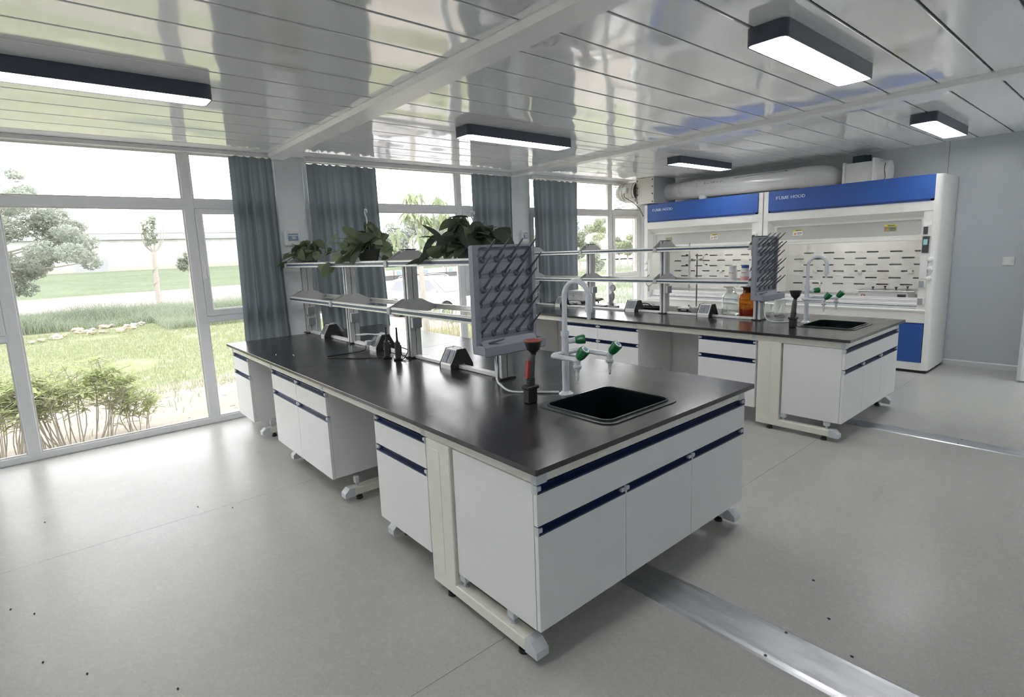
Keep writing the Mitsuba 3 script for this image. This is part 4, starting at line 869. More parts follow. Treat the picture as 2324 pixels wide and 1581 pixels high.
# dial gauge press
k = thing('gauge_press', 'small steel press with a round dial gauge on the far bench', 'press'); gx, gy = 1.672, 3.835
part(k, 'base', prism(rrect(gx-.065, gx+.065, gy-.035, gy+.05, .02), 'z', H+.0005, H+.028), 'm_grey'); part(k, 'column', cyl((gx-.047, gy+.02, H+.028), (gx-.047, gy+.02, H+.16), .017), 'm_grey', 40); part(k, 'arm', bx(gx-.05, gx+.005, gy+.006, gy+.03, H+.118, H+.145, .005), 'm_grey')
part(k, 'spindle', lathe([(.001, .045), (.004, .045), (.006, .075), (.012, .085), (.020, .10), (.023, .14), (.018, .165), (.012, .17), (.007, .185), (.001, .185)], (gx, gy, H+.01), 20), 'm_grey', 30); part(k, 'anvil', lathe([(.001, .0), (.012, 0), (.012, .015), (.028, .018), (.012, .022), (.006, .03), (.001, .03)], (gx, gy, H+.028), 18), 'm_bronze', 30)
g = part(k, 'dial', cyl((gx, gy-.012, H+.232), (gx, gy+.012, H+.232), .036, n=32), 'm_grey', 40); part(g, 'face', cyl((gx, gy-.0135, H+.232), (gx, gy-.012, H+.232), .031, n=28), 'm_greyplastic'); part(g, 'needle', bx(gx-.001, gx+.001, gy-.0145, gy-.0133, H+.232, H+.258), 'm_ink'); part(k, 'lever', cyl((gx, gy, H+.268), (gx, gy, H+.285), .004), 'm_grey')
# printer on its base
k = thing('printer', 'small white desktop printer on the far bench by the dark curtain', 'printer')
part(k, 'body', bx(.725, .975, 4.10, 4.30, .778, .912, .010), 'm_white'); part(k, 'lid_seam', bx(.724, .976, 4.0985, 4.11, .868, .871), 'm_grey'); part(k, 'emblem', lathe([(.006, 0), (.0095, 0), (.0095, .002), (.006, .002), (.006, 0)], n=20).apply_transform(np.array([[1, 0, 0, .83], [0, 0, -1, 4.10], [0, 1, 0, .845], [0, 0, 0, 1.0]])), 'm_ink'); part(k, 'base', bx(.73, .97, 4.11, 4.29, H+.0005, .778, .004), 'm_darkgrey')
k = thing('paper_stack', 'low stack of pale boxes in front of the white printer', 'box'); part(k, 'lower_box', bx(.86, 1.03, 3.89, 4.02, H+.0005, H+.018, .002), 'm_aluwhite'); part(k, 'upper_box', bx(.865, 1.025, 3.895, 4.015, H+.018, H+.034, .002), 'm_white')
k = thing('digital_balance', 'dark grey meter with a raised head behind the far rack post', 'meter'); part(k, 'head', hull([(x, y, z) for x, y, z in ((1.14, 4.02, .80), (1.30, 4.02, .80), (1.14, 4.14, .815), (1.30, 4.14, .815), (1.15, 4.04, .832), (1.28, 4.04, .826), (1.15, 4.12, .838), (1.28, 4.12, .834))]), 'm_darkgrey'); part(k, 'neck', cyl((1.26, 4.08, H+.012), (1.255, 4.08, .80), .006), 'm_black'); part(k, 'pad', bx(1.24, 1.50, 3.86, 3.98, H+.0005, H+.014, .005), 'm_black'); part(k, 'tail', tube([(1.50, 3.90, H+.008), (1.56, 3.89, H+.01), (1.61, 3.87, H+.012)], .008, 8, 4), 'm_black')
r = np.random.default_rng(5)
for i in range(3):
    pts = [(1.06+.09*r.random(), 3.70+.16*r.random(), H+.006+.03*r.random()) for _ in range(7)]
    solo('coiled_cable', tube(pts, .0042, 8, 8), 'm_black', ['thick black cable coiled in front of the white printer', 'black cable looping over the socket box by the printer', 'black cable trailing from the printer to the rack post'][i], 'cable', smooth=True)
solo('thin_cable', tube([(2.47, 3.85, H+.004), (2.50, 3.90, H+.004), (2.44, 3.93, H+.02), (2.53, 3.95, H+.004), (2.49, 3.87, H+.012), (2.55, 3.90, H+.004)], .0025, 6, 8), 'm_black', 'thin black cable crumpled beside the second far rack post', 'cable', smooth=True)
solo('hood_cable', tube([(.79, 5.83, 1.02), (.76, 5.80, .98), (.755, 5.79, .90), (.80, 5.79, .85), (.86, 5.80, .90), (.865, 5.82, .97)], .004, 8, 8), 'm_black', 'black cable loop hanging at the left end of the left fume hood', 'cable', smooth=True)
# scraps on the near worktop
for i, (a, b) in enumerate((((1.55, .21), (1.60, .20)), ((1.42, .13), (1.47, .11)))):
    solo('paper_scrap', hull([(a[0], a[1], H+.0004), (b[0], b[1], H+.0004), (b[0], b[1]+.004, H+.0004), (a[0], a[1]+.004, H+.0004), (a[0], a[1]+.002, H+.001)]), 'm_paper', ['short white scrap on the near worktop above the double cabinet', 'faint white scrap at the front edge of the near worktop'][i], 'scrap')

# ================================================================== OUTDOORS
G0 = -.6
def gz(x, y):
    """height of the land outside"""
    t = np.clip((-46-x)/22, 0, 1); a = np.clip((y-5.2)/3, 0, 1)*np.clip((-6.6-x)/3, 0, 1)*np.clip((x+30)/6, 0, 1)*np.clip((19-y)/3, 0, 1); return G0-.33*a+1.58*t*t*(3-2*t)+.05*(nnoise(np.stack([x*.35, y*.35, x*0], -1), 4)-.5)*np.clip((x+1), -1, 0)*-1
gxs = np.concatenate([np.linspace(-.05, -8, 40), np.linspace(-8.5, -30, 44), np.linspace(-31, -140, 40)]); gys = np.concatenate([np.linspace(-60, -8, 14), np.linspace(-7, 24, 90), np.linspace(25, 160, 40)])
GX, GY = np.meshgrid(gxs, gys, indexing='ij'); n1, n2 = GX.shape
V = np.stack([GX, GY, gz(GX, GY)], -1).reshape(-1, 3)
idx = np.arange(n1*n2).reshape(n1, n2); q = np.stack([idx[:-1, :-1], idx[:-1, 1:], idx[1:, 1:], idx[1:, :-1]], -1).reshape(-1, 4)
def f_ground(p, n, uv):
    a = fbm(p.x*.8, p.y*.8, 0, 3); b = fbm(p.x*6, p.y*6, 2, 3); c = noise(p.x*30, p.y*30, 5); d = fbm(p.x*.25, p.y*.25, 8, 2)
    dirt = mix((.29, .25, .21), (.35, .315, .28), b)*(.90+.2*c)
    grass = mix((.215, .235, .135), (.25, .265, .165), a)*(.88+.24*c)
    far = mix((.135, .165, .112), (.185, .212, .145), fbm(p.x*.7, p.y*.35, 11, 3))*(.92+.16*noise(p.x*4, p.y*4, 3))
    pale = mix((.31, .29, .275), (.335, .315, .30), d)
    e = (a-.5)*3.2
    g1 = smoothstep(-4.3, -5.6, p.x+e)*(1-.5*smoothstep(.66, .78, b+.12*a))
    col = dirt*(1-g1)+grass*g1
    yard = smoothstep(6.2, 7.2, p.y+e*.35)*smoothstep(-6.8, -7.6, p.x)*(1-smoothstep(19.5, 21, p.y))
    yard = dr.maximum(yard, smoothstep(20.5, 21.5, p.y)*smoothstep(-12.5, -13.2, p.x)*(1-smoothstep(-20, -20.8, p.x)))
    col = col*(1-yard)+pale*yard
    w = smoothstep(-45.3, -46.2, p.x+e*.25)
    return col*(1-w)+far*w
lam('m_ground', proc(f_ground))
struct('ground', trimesh.Trimesh(V, np.vstack([q[:, [0, 2, 1]], q[:, [0, 3, 2]]]), process=False), 'm_ground', 'sandy and grassy land outside the windows', True)
def f_road(p, n, uv): return mix((.265, .24, .225), (.31, .295, .28), fbm(p.x*.5, p.y*.12, 3, 3))
lam('m_road', proc(f_road))
ry = np.linspace(-60, 150, 60); R0, R1 = -24.5+0*ry, -43.2-.22*np.clip(ry, -5, 14)
V = np.vstack([np.stack([R0, ry, 0*ry+G0+.06], 1), np.stack([R1, ry, 0*ry+G0+.06], 1)]); m = len(ry)
struct('road', trimesh.Trimesh(V, [f for i in range(m-1) for f in ((i, i+1, m+i+1), (i, m+i+1, m+i))], process=False), 'm_road', 'pale dusty road crossing behind the grass')

def blades(xy, h, wd, lean, seed):
    r = np.random.default_rng(seed); n = len(xy); h = np.asarray(h)
    z = gz(xy[:, 0], xy[:, 1])-.01; an = r.uniform(0, 6.283, n); a2 = r.uniform(0, 6.283, n); L = lean*h*r.uniform(.2, 1, n)
    B = np.stack([xy[:, 0], xy[:, 1], z], 1); W = np.stack([np.cos(an), np.sin(an), 0*an], 1)*wd[:, None]*.5; D = np.stack([np.cos(a2), np.sin(a2), 0*a2], 1)*L[:, None]
    mid = B+D*.35+np.stack([0*h, 0*h, h*.6], 1); tip = B+D+np.stack([0*h, 0*h, h], 1)
    V = np.stack([B-W, B+W, mid+W*.8, mid-W*.8, tip], 1).reshape(-1, 3); k = np.arange(n)[:, None]*5
    Fc = np.concatenate([k+[0, 1, 2], k+[0, 2, 3], k+[3, 2, 4]], 0); return trimesh.Trimesh(V, Fc, process=False)
leafmat('m_grass_a', (.31, .35, .255), 1.0); leafmat('m_grass_b', (.285, .315, .18), .9); leafmat('m_grass_c', (.24, .26, .195), .8)
r = np.random.default_rng(11)
def scatter(n, x0, x1, y0, y1, seed, thr, sc=.5):
    rr = np.random.default_rng(seed); P = np.stack([rr.uniform(x0, x1, n), rr.uniform(y0, y1, n)], 1); return P[nnoise(np.stack([P[:, 0]*sc, P[:, 1]*sc, P[:, 0]*0+seed], 1), 2) > thr]
P = scatter(70000, -16.5, -4.4, -6, 6.5, 21, .14); hh = r.uniform(.03, .11, len(P)); solo('short_grass', blades(P, hh, hh*.05+.004, .7, 1), 'm_grass_b', 'short yellow-green grass between the sand and the tall grass', 'grass', None, 'stuff')
P = scatter(1500, -4.8, -.8, -3, 6, 22, .60, .9); hh = r.uniform(.04, .14, len(P)); solo('sparse_grass', blades(P, hh, hh*.08+.004, .6, 2), 'm_grass_b', 'sparse grass tufts on the bare sand near the window', 'grass', None, 'stuff')
P = np.vstack([scatter(38000, -22.5, -17.2, -9, 8.5, 23, .15), scatter(7000, -17.2, -14.2, 1.6, 6.5, 24, .2)]); cl = nnoise(np.stack([P[:, 0]*.45, P[:, 1]*.45, P[:, 0]*0], 1), 9); hh = (.10+.85*cl**1.4)*r.uniform(.5, 1.1, len(P)); solo('tall_grass', blades(P, hh, .012+hh*.015, .8, 3), 'm_grass_a', 'band of tall green grass along the near side of the road', 'grass', None, 'stuff')
P = scatter(1800, -22.5, -19, -9, 8.5, 25, .3); hh = r.uniform(.4, .68, len(P)); solo('seed_grass', blades(P, hh, np.full(len(P), .012), .5, 4), 'm_grass_c', 'thin seeding grass stalks standing above the tall grass', 'grass', None, 'stuff')
P = np.vstack([scatter(5200, -13, -5, 13, 26, 26, .35), scatter(5200, -29, -20.5, 20, 44, 27, .3)]); hh = r.uniform(.12, .42, len(P)); solo('verge_grass', blades(P, hh, .02+hh*.03, .6, 5), 'm_grass_a', 'grass verges in front of the small trees by the duct fan window', 'grass', None, 'stuff')
P = scatter(900, -7.2, -4.6, 4.2, 8.5, 28, .3, .8); hh = r.uniform(.2, .5, len(P)); solo('dry_grass', blades(P, hh, .006+hh*.008, .6, 6), 'm_drygrass', 'thin dry grass at the foot of the tree behind the near bench', 'grass', None, 'stuff')
leafmat('m_drygrass', (.38, .33, .20), .5)
# rubble stones
lam('m_stone', (.42, .35, .25)); lam('m_stonepale', (.46, .43, .38))
r = np.random.default_rng(31)
def stone(s, seed):
    m = trimesh.creation.icosphere(subdivisions=1, radius=1.0); v = np.array(m.vertices); v *= (1+1.0*(nnoise(v*1.9+seed*3.1, seed)-.5))[:, None]; m.vertices = v*np.array([1, 1.1, .62])*s; return m
spots = [(-15.0, -1.14), (-15.5, -.95), (-16.2, -.55), (-16.0, -.35), (-15.2, -.30), (-15.4, -.05), (-16.8, -.2), (-15.1, .05), (-17.2, .15), (-17.4, .38), (-17.9, .62), (-16.2, .75), (-16.6, .95), (-15.7, .85), (-18.4, .95), (-18.9, 1.5), (-16.4, 1.75), (-14.6, -1.5), (-14.4, -1.7), (-15.0, .45), (-17.0, -.6), (-16.9, 1.2)]
for i, (x, y) in enumerate(spots):
    m = stone(r.uniform(.07, .155), i); m.apply_translation((x, y, float(gz(np.array(x), np.array(y)))+.06)); solo('rubble_stone', m, 'm_stone' if i % 3 else 'm_stonepale', 'sandy coloured rubble stone lying in front of the tall grass', 'stone', 'rubble stones in the grass')
for i in range(26):
    x, y = r.uniform(-5.5, -1.2), r.uniform(-.6, 1.6); m = stone(r.uniform(.012, .035), i+60); m.apply_translation((x, y, float(gz(np.array(x), np.array(y)))+.008)); solo('pebble', m, 'm_stonepale', 'small pale pebble lying on the bare sand outside the left window', 'stone', 'pebbles on the sand')

# ---------------------------------------------------------------- plants
def leaf_mesh(L, W, fold=.25, curl=.3, n=5, heart=False):
    """leaf along +x, folded about its midrib"""
    t = np.linspace(0, 1, n+1)
    w = W*np.sin(np.pi*t**(.62 if heart else .85))**(.8)*.5; w[0] = W*.04; w[-1] = 0
    mid = np.stack([L*t-(.12*L*0), 0*t, -curl*L*t*t], 1); l = mid+np.stack([-(.14*W if heart else 0)*(1-t)*(t < .25), w, fold*w], 1); rr = mid+np.stack([-(.14*W if heart else 0)*(1-t)*(t < .25), -w, fold*w], 1)
    V = np.vstack([mid, l, rr]); m = n+1; Fc = []
    for i in range(n): Fc += [(i, i+1, m+i+1), (i, m+i+1, m+i), (i, 2*m+i+1, i+1), (i, 2*m+i, 2*m+i+1)]
    return trimesh.Trimesh(V, Fc, process=False)
def pose(p, d, up=(0, 0, 1), s=1.0, roll=0):
    d = np.asarray(d, float); d /= np.linalg.norm(d); u = np.asarray(up, float); y = np.cross(u, d); y /= np.linalg.norm(y)+1e-9; z = np.cross(d, y)
    c, q = math.cos(roll), math.sin(roll); y, z = y*c+z*q, -y*q+z*c
    M = np.eye(4); M[:3, 0], M[:3, 1], M[:3, 2], M[:3, 3] = d*s, y*s, z*s, p; return M
LV = {m: [shared(leaf_mesh(1, w, f, c, 6, True), m, True) for w, f, c in ((.66, .12, .14), (.74, .06, .26), (.58, .2, .08))] for m in ('m_pothos', 'm_pothoslight', 'm_pothosdark')}
def pothos(cx, cy, cz, rx, ry, rz_, n, size, mats, seed, label, trail=(), hookh=0, pot_r=.085):
    r = np.random.default_rng(seed); k = thing('hanging_pothos', label, 'potted plant')
    z0 = 1.4285
    part(k, 'pot', lathe([(.001, 0), (pot_r*.72, 0), (pot_r, .085), (pot_r*1.05, .09), (pot_r*1.05, .10), (pot_r*.9, .10), (pot_r*.85, .085), (.001, .08)], (cx, cy, z0-.018), 24), 'm_potplant', 30)
    if hookh:
        pts = [(cx+.02, cy, z0+.05), (cx+.016, cy, z0+hookh*.55), (cx+.012, cy, z0+hookh*.8), (cx-.010, cy, z0+hookh*.92), (cx-.004, cy, z0+hookh), (cx+.022, cy, z0+hookh*.985), (cx+.022, cy, z0+hookh*.93)]
        hk = part(k, 'hook', tube(pts, .0045, 8, 6), 'm_hook', True, label='pale plastic hanger hook'); part(hk, 'strut', cat(cyl((cx-.012, cy, z0+.05), (cx+.008, cy, z0+hookh*.75), .003), cyl((cx-.012, cy, z0+hookh*.62), (cx+.022, cy, z0+hookh*.62), .003)), 'm_hook')
    c0 = np.array([cx, cy, z0+.06])
    items = []
    for i in range(n):
        a = r.uniform(0, 2*np.pi); e = r.uniform(-.15, 1.25); d = np.array([math.cos(a)*math.cos(e)*rx, math.sin(a)*math.cos(e)*ry, math.sin(e)*rz_])*r.uniform(.55, 1.0)
        items.append((c0+d, d))
    for (x, y, z) in trail: items.append((np.array([x, y, z]), np.array([x, y, z])-c0))
    for i, (p, d) in enumerate(items):
        out = d/(np.linalg.norm(d)+1e-9); dirv = out*np.array([1, 1, .4])+np.array([0, 0, -.55 if i % 3 else .25])+r.normal(0, .3, 3); s = size*r.uniform(.75, 1.2)
        dv = dirv/np.linalg.norm(dirv); b = p-dv*s*.5
        st = part(k, 'stem', tube([c0-[0, 0, .04], (c0+b)/2+[0, 0, .03], b], .0022, 5, 4), 'm_stem', True)
        M = pose(b, dv, out*.85+np.array([0, 0, .55]), s, r.normal(0, .45)); inst(k, 'leaf', LV[mats[i % len(mats)]][i % 3], M)
pothos(.60, .765, 1.5, .22, .17, .13, 40, .115, ['m_pothos', 'm_pothos', 'm_pothosdark', 'm_pothoslight'], 41, 'leftmost and smallest pothos plant with drooping leaves on the near rack', [(.30, .60, 1.40), (.36, .60, 1.46), (.40, .56, 1.42), (.33, .66, 1.50), (.44, .55, 1.47), (.80, .62, 1.50)], .26)
pothos(1.83, .75, 1.5, .27, .19, .20, 60, .125, ['m_pothoslight', 'm_pothos', 'm_pothos', 'm_pothosdark'], 42, 'middle pothos plant with a pale hanger hook on the near rack', [(1.42, .56, 1.38), (1.47, .55, 1.36), (1.40, .58, 1.47), (1.38, .62, 1.52), (1.40, .60, 1.54), (1.55, .6, 1.60), (1.70, .66, 1.66), (2.0, .66, 1.60), (2.10, .70, 1.55), (1.75, .57, 1.44), (1.85, .57, 1.46), (1.95, .58, 1.45), (1.65, .57, 1.46)], .375)
pothos(3.06, .80, 1.48, .30, .18, .13, 90, .13, ['m_pothosdark', 'm_pothosdark', 'm_pothos', 'm_pothosdark'], 43, 'largest dark pothos plant behind the near peg rack', [(2.80, .68, 1.56), (2.78, .66, 1.51), (2.82, .62, 1.46), (2.84, .66, 1.60), (2.95, .70, 1.63), (3.02, .72, 1.66), (2.80, .58, 1.42), (2.88, .58, 1.45), (2.95, .60, 1.47), (3.30, .70, 1.56)], .26, .11)

# bush outside the left window
leafmat('m_bushleaf', (.46, .51, .27), 1.0); leafmat('m_bushleaf2', (.40, .45, .25), 1.0); lam('m_twig', (.42, .38, .32)); lam('m_bark', (.40, .37, .33))
BL = [shared(leaf_mesh(1, .30, .2, c, 5), m, True) for m in ('m_bushleaf', 'm_bushleaf2') for c in (.15, .45)]
def bush(cx, cy, rx, ry, h, nst, nl, size, seed, label, per=6):
    r = np.random.default_rng(seed); k = thing('garden_bush', label, 'bush'); base = np.array([cx, cy, float(gz(np.array(cx), np.array(cy)))-.02]); made, tw, rest, LM = 0, [], [], leaf_mesh(1, .30, .2, .3, 3)
    for i in range(nst):
        a = r.uniform(0, 6.283); f = math.sqrt(r.uniform(.05, 1)); bb = base+np.array([math.cos(a)*rx*f*.6, math.sin(a)*ry*f*.6, 0]); tip = base+np.array([math.cos(a)*rx*f, math.sin(a)*ry*f, h*(.55+.45*math.sqrt(max(0, 1-f*f*.75)))*r.uniform(.75, 1.0)]); mid = bb+(tip-bb)*np.array([.40, .40, .45])+r.normal(0, .05, 3)*np.array([1, 1, .6])
        part(k, 'branch', tube([bb, mid, tip], [.0075, .0025], 6, 4), 'm_twig', True)
        for j in range(13):
            t = r.uniform(0.05, 1)**.7; s = mid+(tip-mid)*t; e = s+np.array([r.normal(0, .10), r.normal(0, .10), r.uniform(.02, .14)]); tw.append(tube([s, (s+e)/2+[0, 0, .01], e], [.004, .002], 5)); ends = e
            for q in range(per):
                if made >= nl:
                    an = q*6.283/per+r.uniform(0, 1); g = LM.copy(); g.apply_transform(pose(ends, (math.cos(an), math.sin(an), r.uniform(-.1, .9)), (0, 0, 1), size*r.uniform(.7, 1.2))); rest.append(g); continue
                an = q*6.283/per+r.uniform(0, 1); d = np.array([math.cos(an), math.sin(an), r.uniform(-.1, .9)]); inst(k, 'leaf', BL[r.integers(0, 4)], pose(ends, d, (0, 0, 1), size*r.uniform(.7, 1.2))); made += 1
    part(k, 'twigs', cat(*tw), 'm_twig')
    if rest: part(k, 'inner_foliage', cat(*rest), 'm_bushleaf', kind='stuff')
bush(-2.15, -1.08, .48, .58, 1.10, 32, 300, .105, 51, 'leafy bright green bush right outside the left window', 5)
bush(-2.0, -1.80, .5, .42, 1.02, 24, 300, .105, 52, 'leafy bush behind the left mullion, cut off by the curtain', 5)
bush(-2.3, -.50, .16, .20, .66, 9, 160, .10, 53, 'small side shoot to the right of the leafy bush', 5)
bush(-5.0, 6.5, .5, .6, .8, 10, 180, .12, 54, 'low pale bush outside, below the parked car', 5)

def clump(cs, n, size, seed, flat=.7):
    """foliage: n small folded leaf cards spread over ellipsoid clumps cs = [(x,y,z,rx,ry,rz)]"""
    r = np.random.default_rng(seed); cs = np.asarray(cs, float); w = cs[:, 3]*cs[:, 4]; i = r.choice(len(cs), n, p=w/w.sum()); d = r.normal(0, 1, (n, 3)); d /= np.linalg.norm(d, axis=1)[:, None]
    c = cs[i, :3]+d*cs[i, 3:]*(r.uniform(.25, 1, n)**.5)[:, None]; a = r.normal(0, 1, (n, 3))*np.array([1, 1, flat]); a /= np.linalg.norm(a, axis=1)[:, None]; b = np.cross(a, r.normal(0, 1, (n, 3))); b /= np.linalg.norm(b, axis=1)[:, None]
    s = size*r.uniform(.6, 1.3, n)[:, None]; nn = np.cross(a, b)*s*.25
    V = np.stack([c-a*s, c+b*s*.42+nn, c+a*s, c-b*s*.42+nn], 1).reshape(-1, 3); k = np.arange(n)[:, None]*4
    return trimesh.Trimesh(V, np.concatenate([k+[0, 1, 2], k+[0, 2, 3]], 0), process=False)
leafmat('m_foliage_a', (.40, .43, .37), 1.1); leafmat('m_foliage_b', (.31, .345, .265), .8); leafmat('m_foliage_c', (.36, .40, .26), .8); leafmat('m_foliage_far', (.36, .385, .33), .8)
# big tree at left
k = thing('spreading_tree', 'large spreading tree filling the left edge of the left window', 'tree'); TX, TY = -21.5, -4.4; r = np.random.default_rng(61)
tb = np.array([TX, TY, G0]); part(k, 'trunk', tube([tb, tb+[0, .1, 1.4], tb+[.1, .3, 2.6], tb+[0, .5, 4.2]], [.32, .24, .2, .10], 12, 6), 'm_bark', True)
cs = []
for (dy, z, s) in [(4.9, 1.75, .62), (4.3, 2.1, .85), (3.7, 2.6, .9), (4.3, 2.9, .75), (3.4, 3.3, .95), (2.6, 3.9, 1.0), (2.2, 2.9, 1.1), (3.0, 2.1, .9), (1.7, 1.9, 1.0), (2.6, 1.3, .75), (1.9, .7, .7), (2.8, 4.3, .55), (1.9, 4.7, .8), (2.4, 5.1, .42), (.8, 5.0, 1.0), (.6, 3.4, 1.4), (.4, 1.7, 1.1), (-.9, 4.2, 1.5), (-1.5, 2.5, 1.4), (1.6, .2, .55), (3.3, 1.55, .6), (-2.6, 3.4, 1.4)]:
    for j in range(3): cs.append((TX+r.normal(0, 1.0), TY+dy+r.normal(0, .25), z+r.normal(0, .2), s*.62, s*.62, s*.42))
    e = np.array([TX, TY+dy, z]); part(k, 'bough', tube([tb+[0, .3, 2.4], tb+[0, .3+dy*.5, 1.0+z*.62], e], [.06, .03, .012], 7, 5), 'm_bark', True)
part(k, 'crown', clump(cs, 36000, .075, 62), 'm_foliage_a', label='dense grey-green crown')
# saplings
def sapling(x, y, h, tr, heads, leaf_n, leaf, seed, label, m='m_foliage_b', bare=(), wrapped=False):
    r = np.random.default_rng(seed); k = thing('young_tree', label, 'tree'); b = np.array([x, y, float(gz(np.array(x), np.array(y)))-.05]); top = b+[0, .10*h*.3, h]
    part(k, 'trunk', tube([b, b+[0, .02, h*.5], top], [tr*1.15, tr, tr*.9], 10, 5), 'm_bark', True)
    if wrapped:
        P = [b+np.array([(tr*1.12)*math.cos(t*14), .05*t*h*.3+(tr*1.12)*math.sin(t*14), h*(.22+.55*t)]) for t in np.linspace(0, 1, 40)]; part(k, 'wrapping_rope', tube(P, .018, 5), 'm_twig', label='rope wound round the trunk')
    for (dx, dy, dz) in list(heads)+list(bare):
        e = top+np.array([dx, dy, dz]); part(k, 'branch', tube([top-[0, 0, .08], top+np.array([dx*.75, dy*.75, dz*.35]), e], [tr*.32, tr*.12], 6, 5), 'm_bark', True)
    cs = []
    for (dx, dy, dz) in heads:
        for t in np.linspace(.35, 1.02, 5): cs.append((top[0]+dx*(.5+.5*t), top[1]+dy*(.5+.5*t), top[2]+dz*t, leaf*1.6, leaf*1.6, leaf*1.5))
    part(k, 'foliage', clump(cs, leaf_n, leaf, seed+1), m)
    return k
sapling(-26.2, 3.05, 2.75, .115, [(0, .10, 1.55), (.1, -.28, 1.35)], 260, .11, 71, 'bare topped sapling with a rope-wound trunk by the road', 'm_foliage_b', [(0, .55, 1.35), (.1, -.52, 1.35), (-.1, .42, 1.15), (0, -.45, .9)], True)
k = sapling(-30.0, 5.22, 1.75, .07, [(0, 0, .9), (.2, .35, .75), (-.2, -.3, .6), (.1, .5, .35), (0, -.45, .3)], 700, .13, 73, 'small round-headed tree half hidden by the right mullion of the left window')
# young tree with large drooping leaves behind the near bench
leafmat('m_bigleaf', (.34, .39, .23), .8); leafmat('m_bigleaf2', (.28, .325, .21), .8)
BG = [shared(leaf_mesh(1, .30, .15, c, 4), m, True) for m in ('m_bigleaf', 'm_bigleaf2') for c in (.5, .8)]
k = thing('young_tree', 'young tree with large drooping leaves in front of the parked car', 'tree'); r = np.random.default_rng(75); b = np.array([-6.16, 6.22, G0-.05])
part(k, 'trunk', tube([b, (-6.16, 6.17, .4), (-6.16, 6.15, 1.1), (-6.16, 6.22, 1.7), (-6.16, 6.3, 2.2)], [.085, .072, .06, .045, .03], 10, 5), 'm_bark', True); made = 0
for (dy, z) in [(.05, 2.95), (-.22, 2.9), (.28, 2.82), (.55, 2.45), (-.5, 2.4), (-.35, 2.55), (.25, 2.3), (-.62, 2.0), (.62, 2.0), (0, 2.4), (-.3, 1.95), (.35, 1.8), (-.15, 1.65), (.1, 2.05), (.5, 1.65), (-.48, 1.65)]:
    e = np.array([-6.16+r.normal(0, .22), 6.25+dy, z]); part(k, 'branch', tube([(-6.16, 6.17, max(1.25, z-.9)), (np.array([-6.16, 6.2, z-.35])+e)/2, e], [.018, .008], 6, 4), 'm_bark', True)
    for q in range(18):
        an = r.uniform(0, 6.283); d = np.array([math.cos(an), math.sin(an), r.uniform(-1.2, .1)]); inst(k, 'leaf', BG[r.integers(0, 4)], pose(e+r.normal(0, .07, 3), d, (0, 0, 1), r.uniform(.20, .30)))
# warehouse
def f_wh(p, n, uv): return mix((.46, .46, .445), (.51, .51, .495), smoothstep(.35, .65, noise(p.y*2.2, 0, 0)))
lam('m_warehouse', proc(f_wh)); lam('m_whroof', (.57, .57, .56)); lam('m_whbase', (.46, .42, .37))
k = thing('warehouse', 'long low white warehouse across the road', 'building')
part(k, 'wall', bx(-90, -70, -45, 21.5, .4, 4.55), 'm_warehouse'); part(k, 'roof_band', prism([(-69.85, 4.55), (-69.85, 5.25), (-80, 6.4), (-90.15, 5.25), (-90.15, 4.55)], 'y', -45.2, 21.7), 'm_whroof'); part(k, 'stone_base', bx(-70.2, -69.85, -45, 21.5, .3, 1.42), 'm_whbase'); part(k, 'gutter', bx(-69.85, -69.7, -45.2, 21.7, 4.50, 4.60), 'm_grey'); part(k, 'ridge_line', bx(-69.9, -69.7, -45.2, 21.7, 5.22, 5.28), 'm_greyplastic'); part(k, 'roof_vent', cat(bx(-70.3, -69.9, 15.2, 15.6, 5.2, 5.55), bx(-70.2, -70.0, 15.35, 15.5, 5.5, 5.75)), 'm_greyplastic')
part(k, 'dark_doorway', bx(-70, -69.84, 1.3, 4.3, 1.0, 2.6), 'm_grey')
# roadside barrier wall behind the car
k = thing('barrier_wall', 'low pale barrier wall with small blue plates behind the parked car', 'wall')
lam('m_barrier', (.40, .375, .365)); lam('m_barrierdark', (.14, .14, .14))
for i in range(9):
    y0 = 13+i*2.6; part(k, 'segment', bx(-34.2, -34, y0, y0+2.54, G0+.42, G0+.86, .01), 'm_barrier'); part(k, 'footing', bx(-34.15, -34.05, y0, y0+2.54, G0+.05, G0+.42), 'm_barrierdark')
    part(k, 'plate', bx(-34.0, -33.98, y0+.25, y0+.65, G0+.5, G0+.75), 'm_stickerblue')
solo('traffic_cone', cat(cyl((-16.5, 10.55, -.91), (-16.5, 10.55, -.31), .09, .02), bx(-16.62, -16.38, 10.43, 10.67, -.94, -.90)), 'm_red', 'small red marker standing on the pale yard left of the car', 'cone')
# far trees
def treeline(name_label, x, ys, zb, hs, m, seed, size, n, grp):
    r = np.random.default_rng(seed)
    for i, (y, h) in enumerate(zip(ys, hs)):
        k = thing('far_tree', name_label[i] if isinstance(name_label, list) else name_label, 'tree', grp); xx = x+r.normal(0, 1.0)
        part(k, 'trunk', cyl((xx, y, zb-.5), (xx, y, zb+h*.55), h*.03, h*.015, 8), 'm_bark'); cs = [(xx+r.normal(0, h*.08), y+r.normal(0, h*.16), zb+h*(.22+.72*t), h*.17*(1.15-.45*t), h*.20*(1.2-.6*t), h*.15) for t in r.uniform(0, 1, 9)]; part(k, 'crown', clump(cs, n, size, seed+i), m)
treeline('hazy tree on the slope behind the young tree and the car', -47, np.arange(21.5, 44, 1.9), .3, [5.8, 5.3, 5.9, 5.4, 4.9, 5.3, 5.0, 5.2, 4.8, 5.1, 5.3, 5.0], 'm_foliage_far', 81, .20, 1500, 'trees on the slope behind the car')
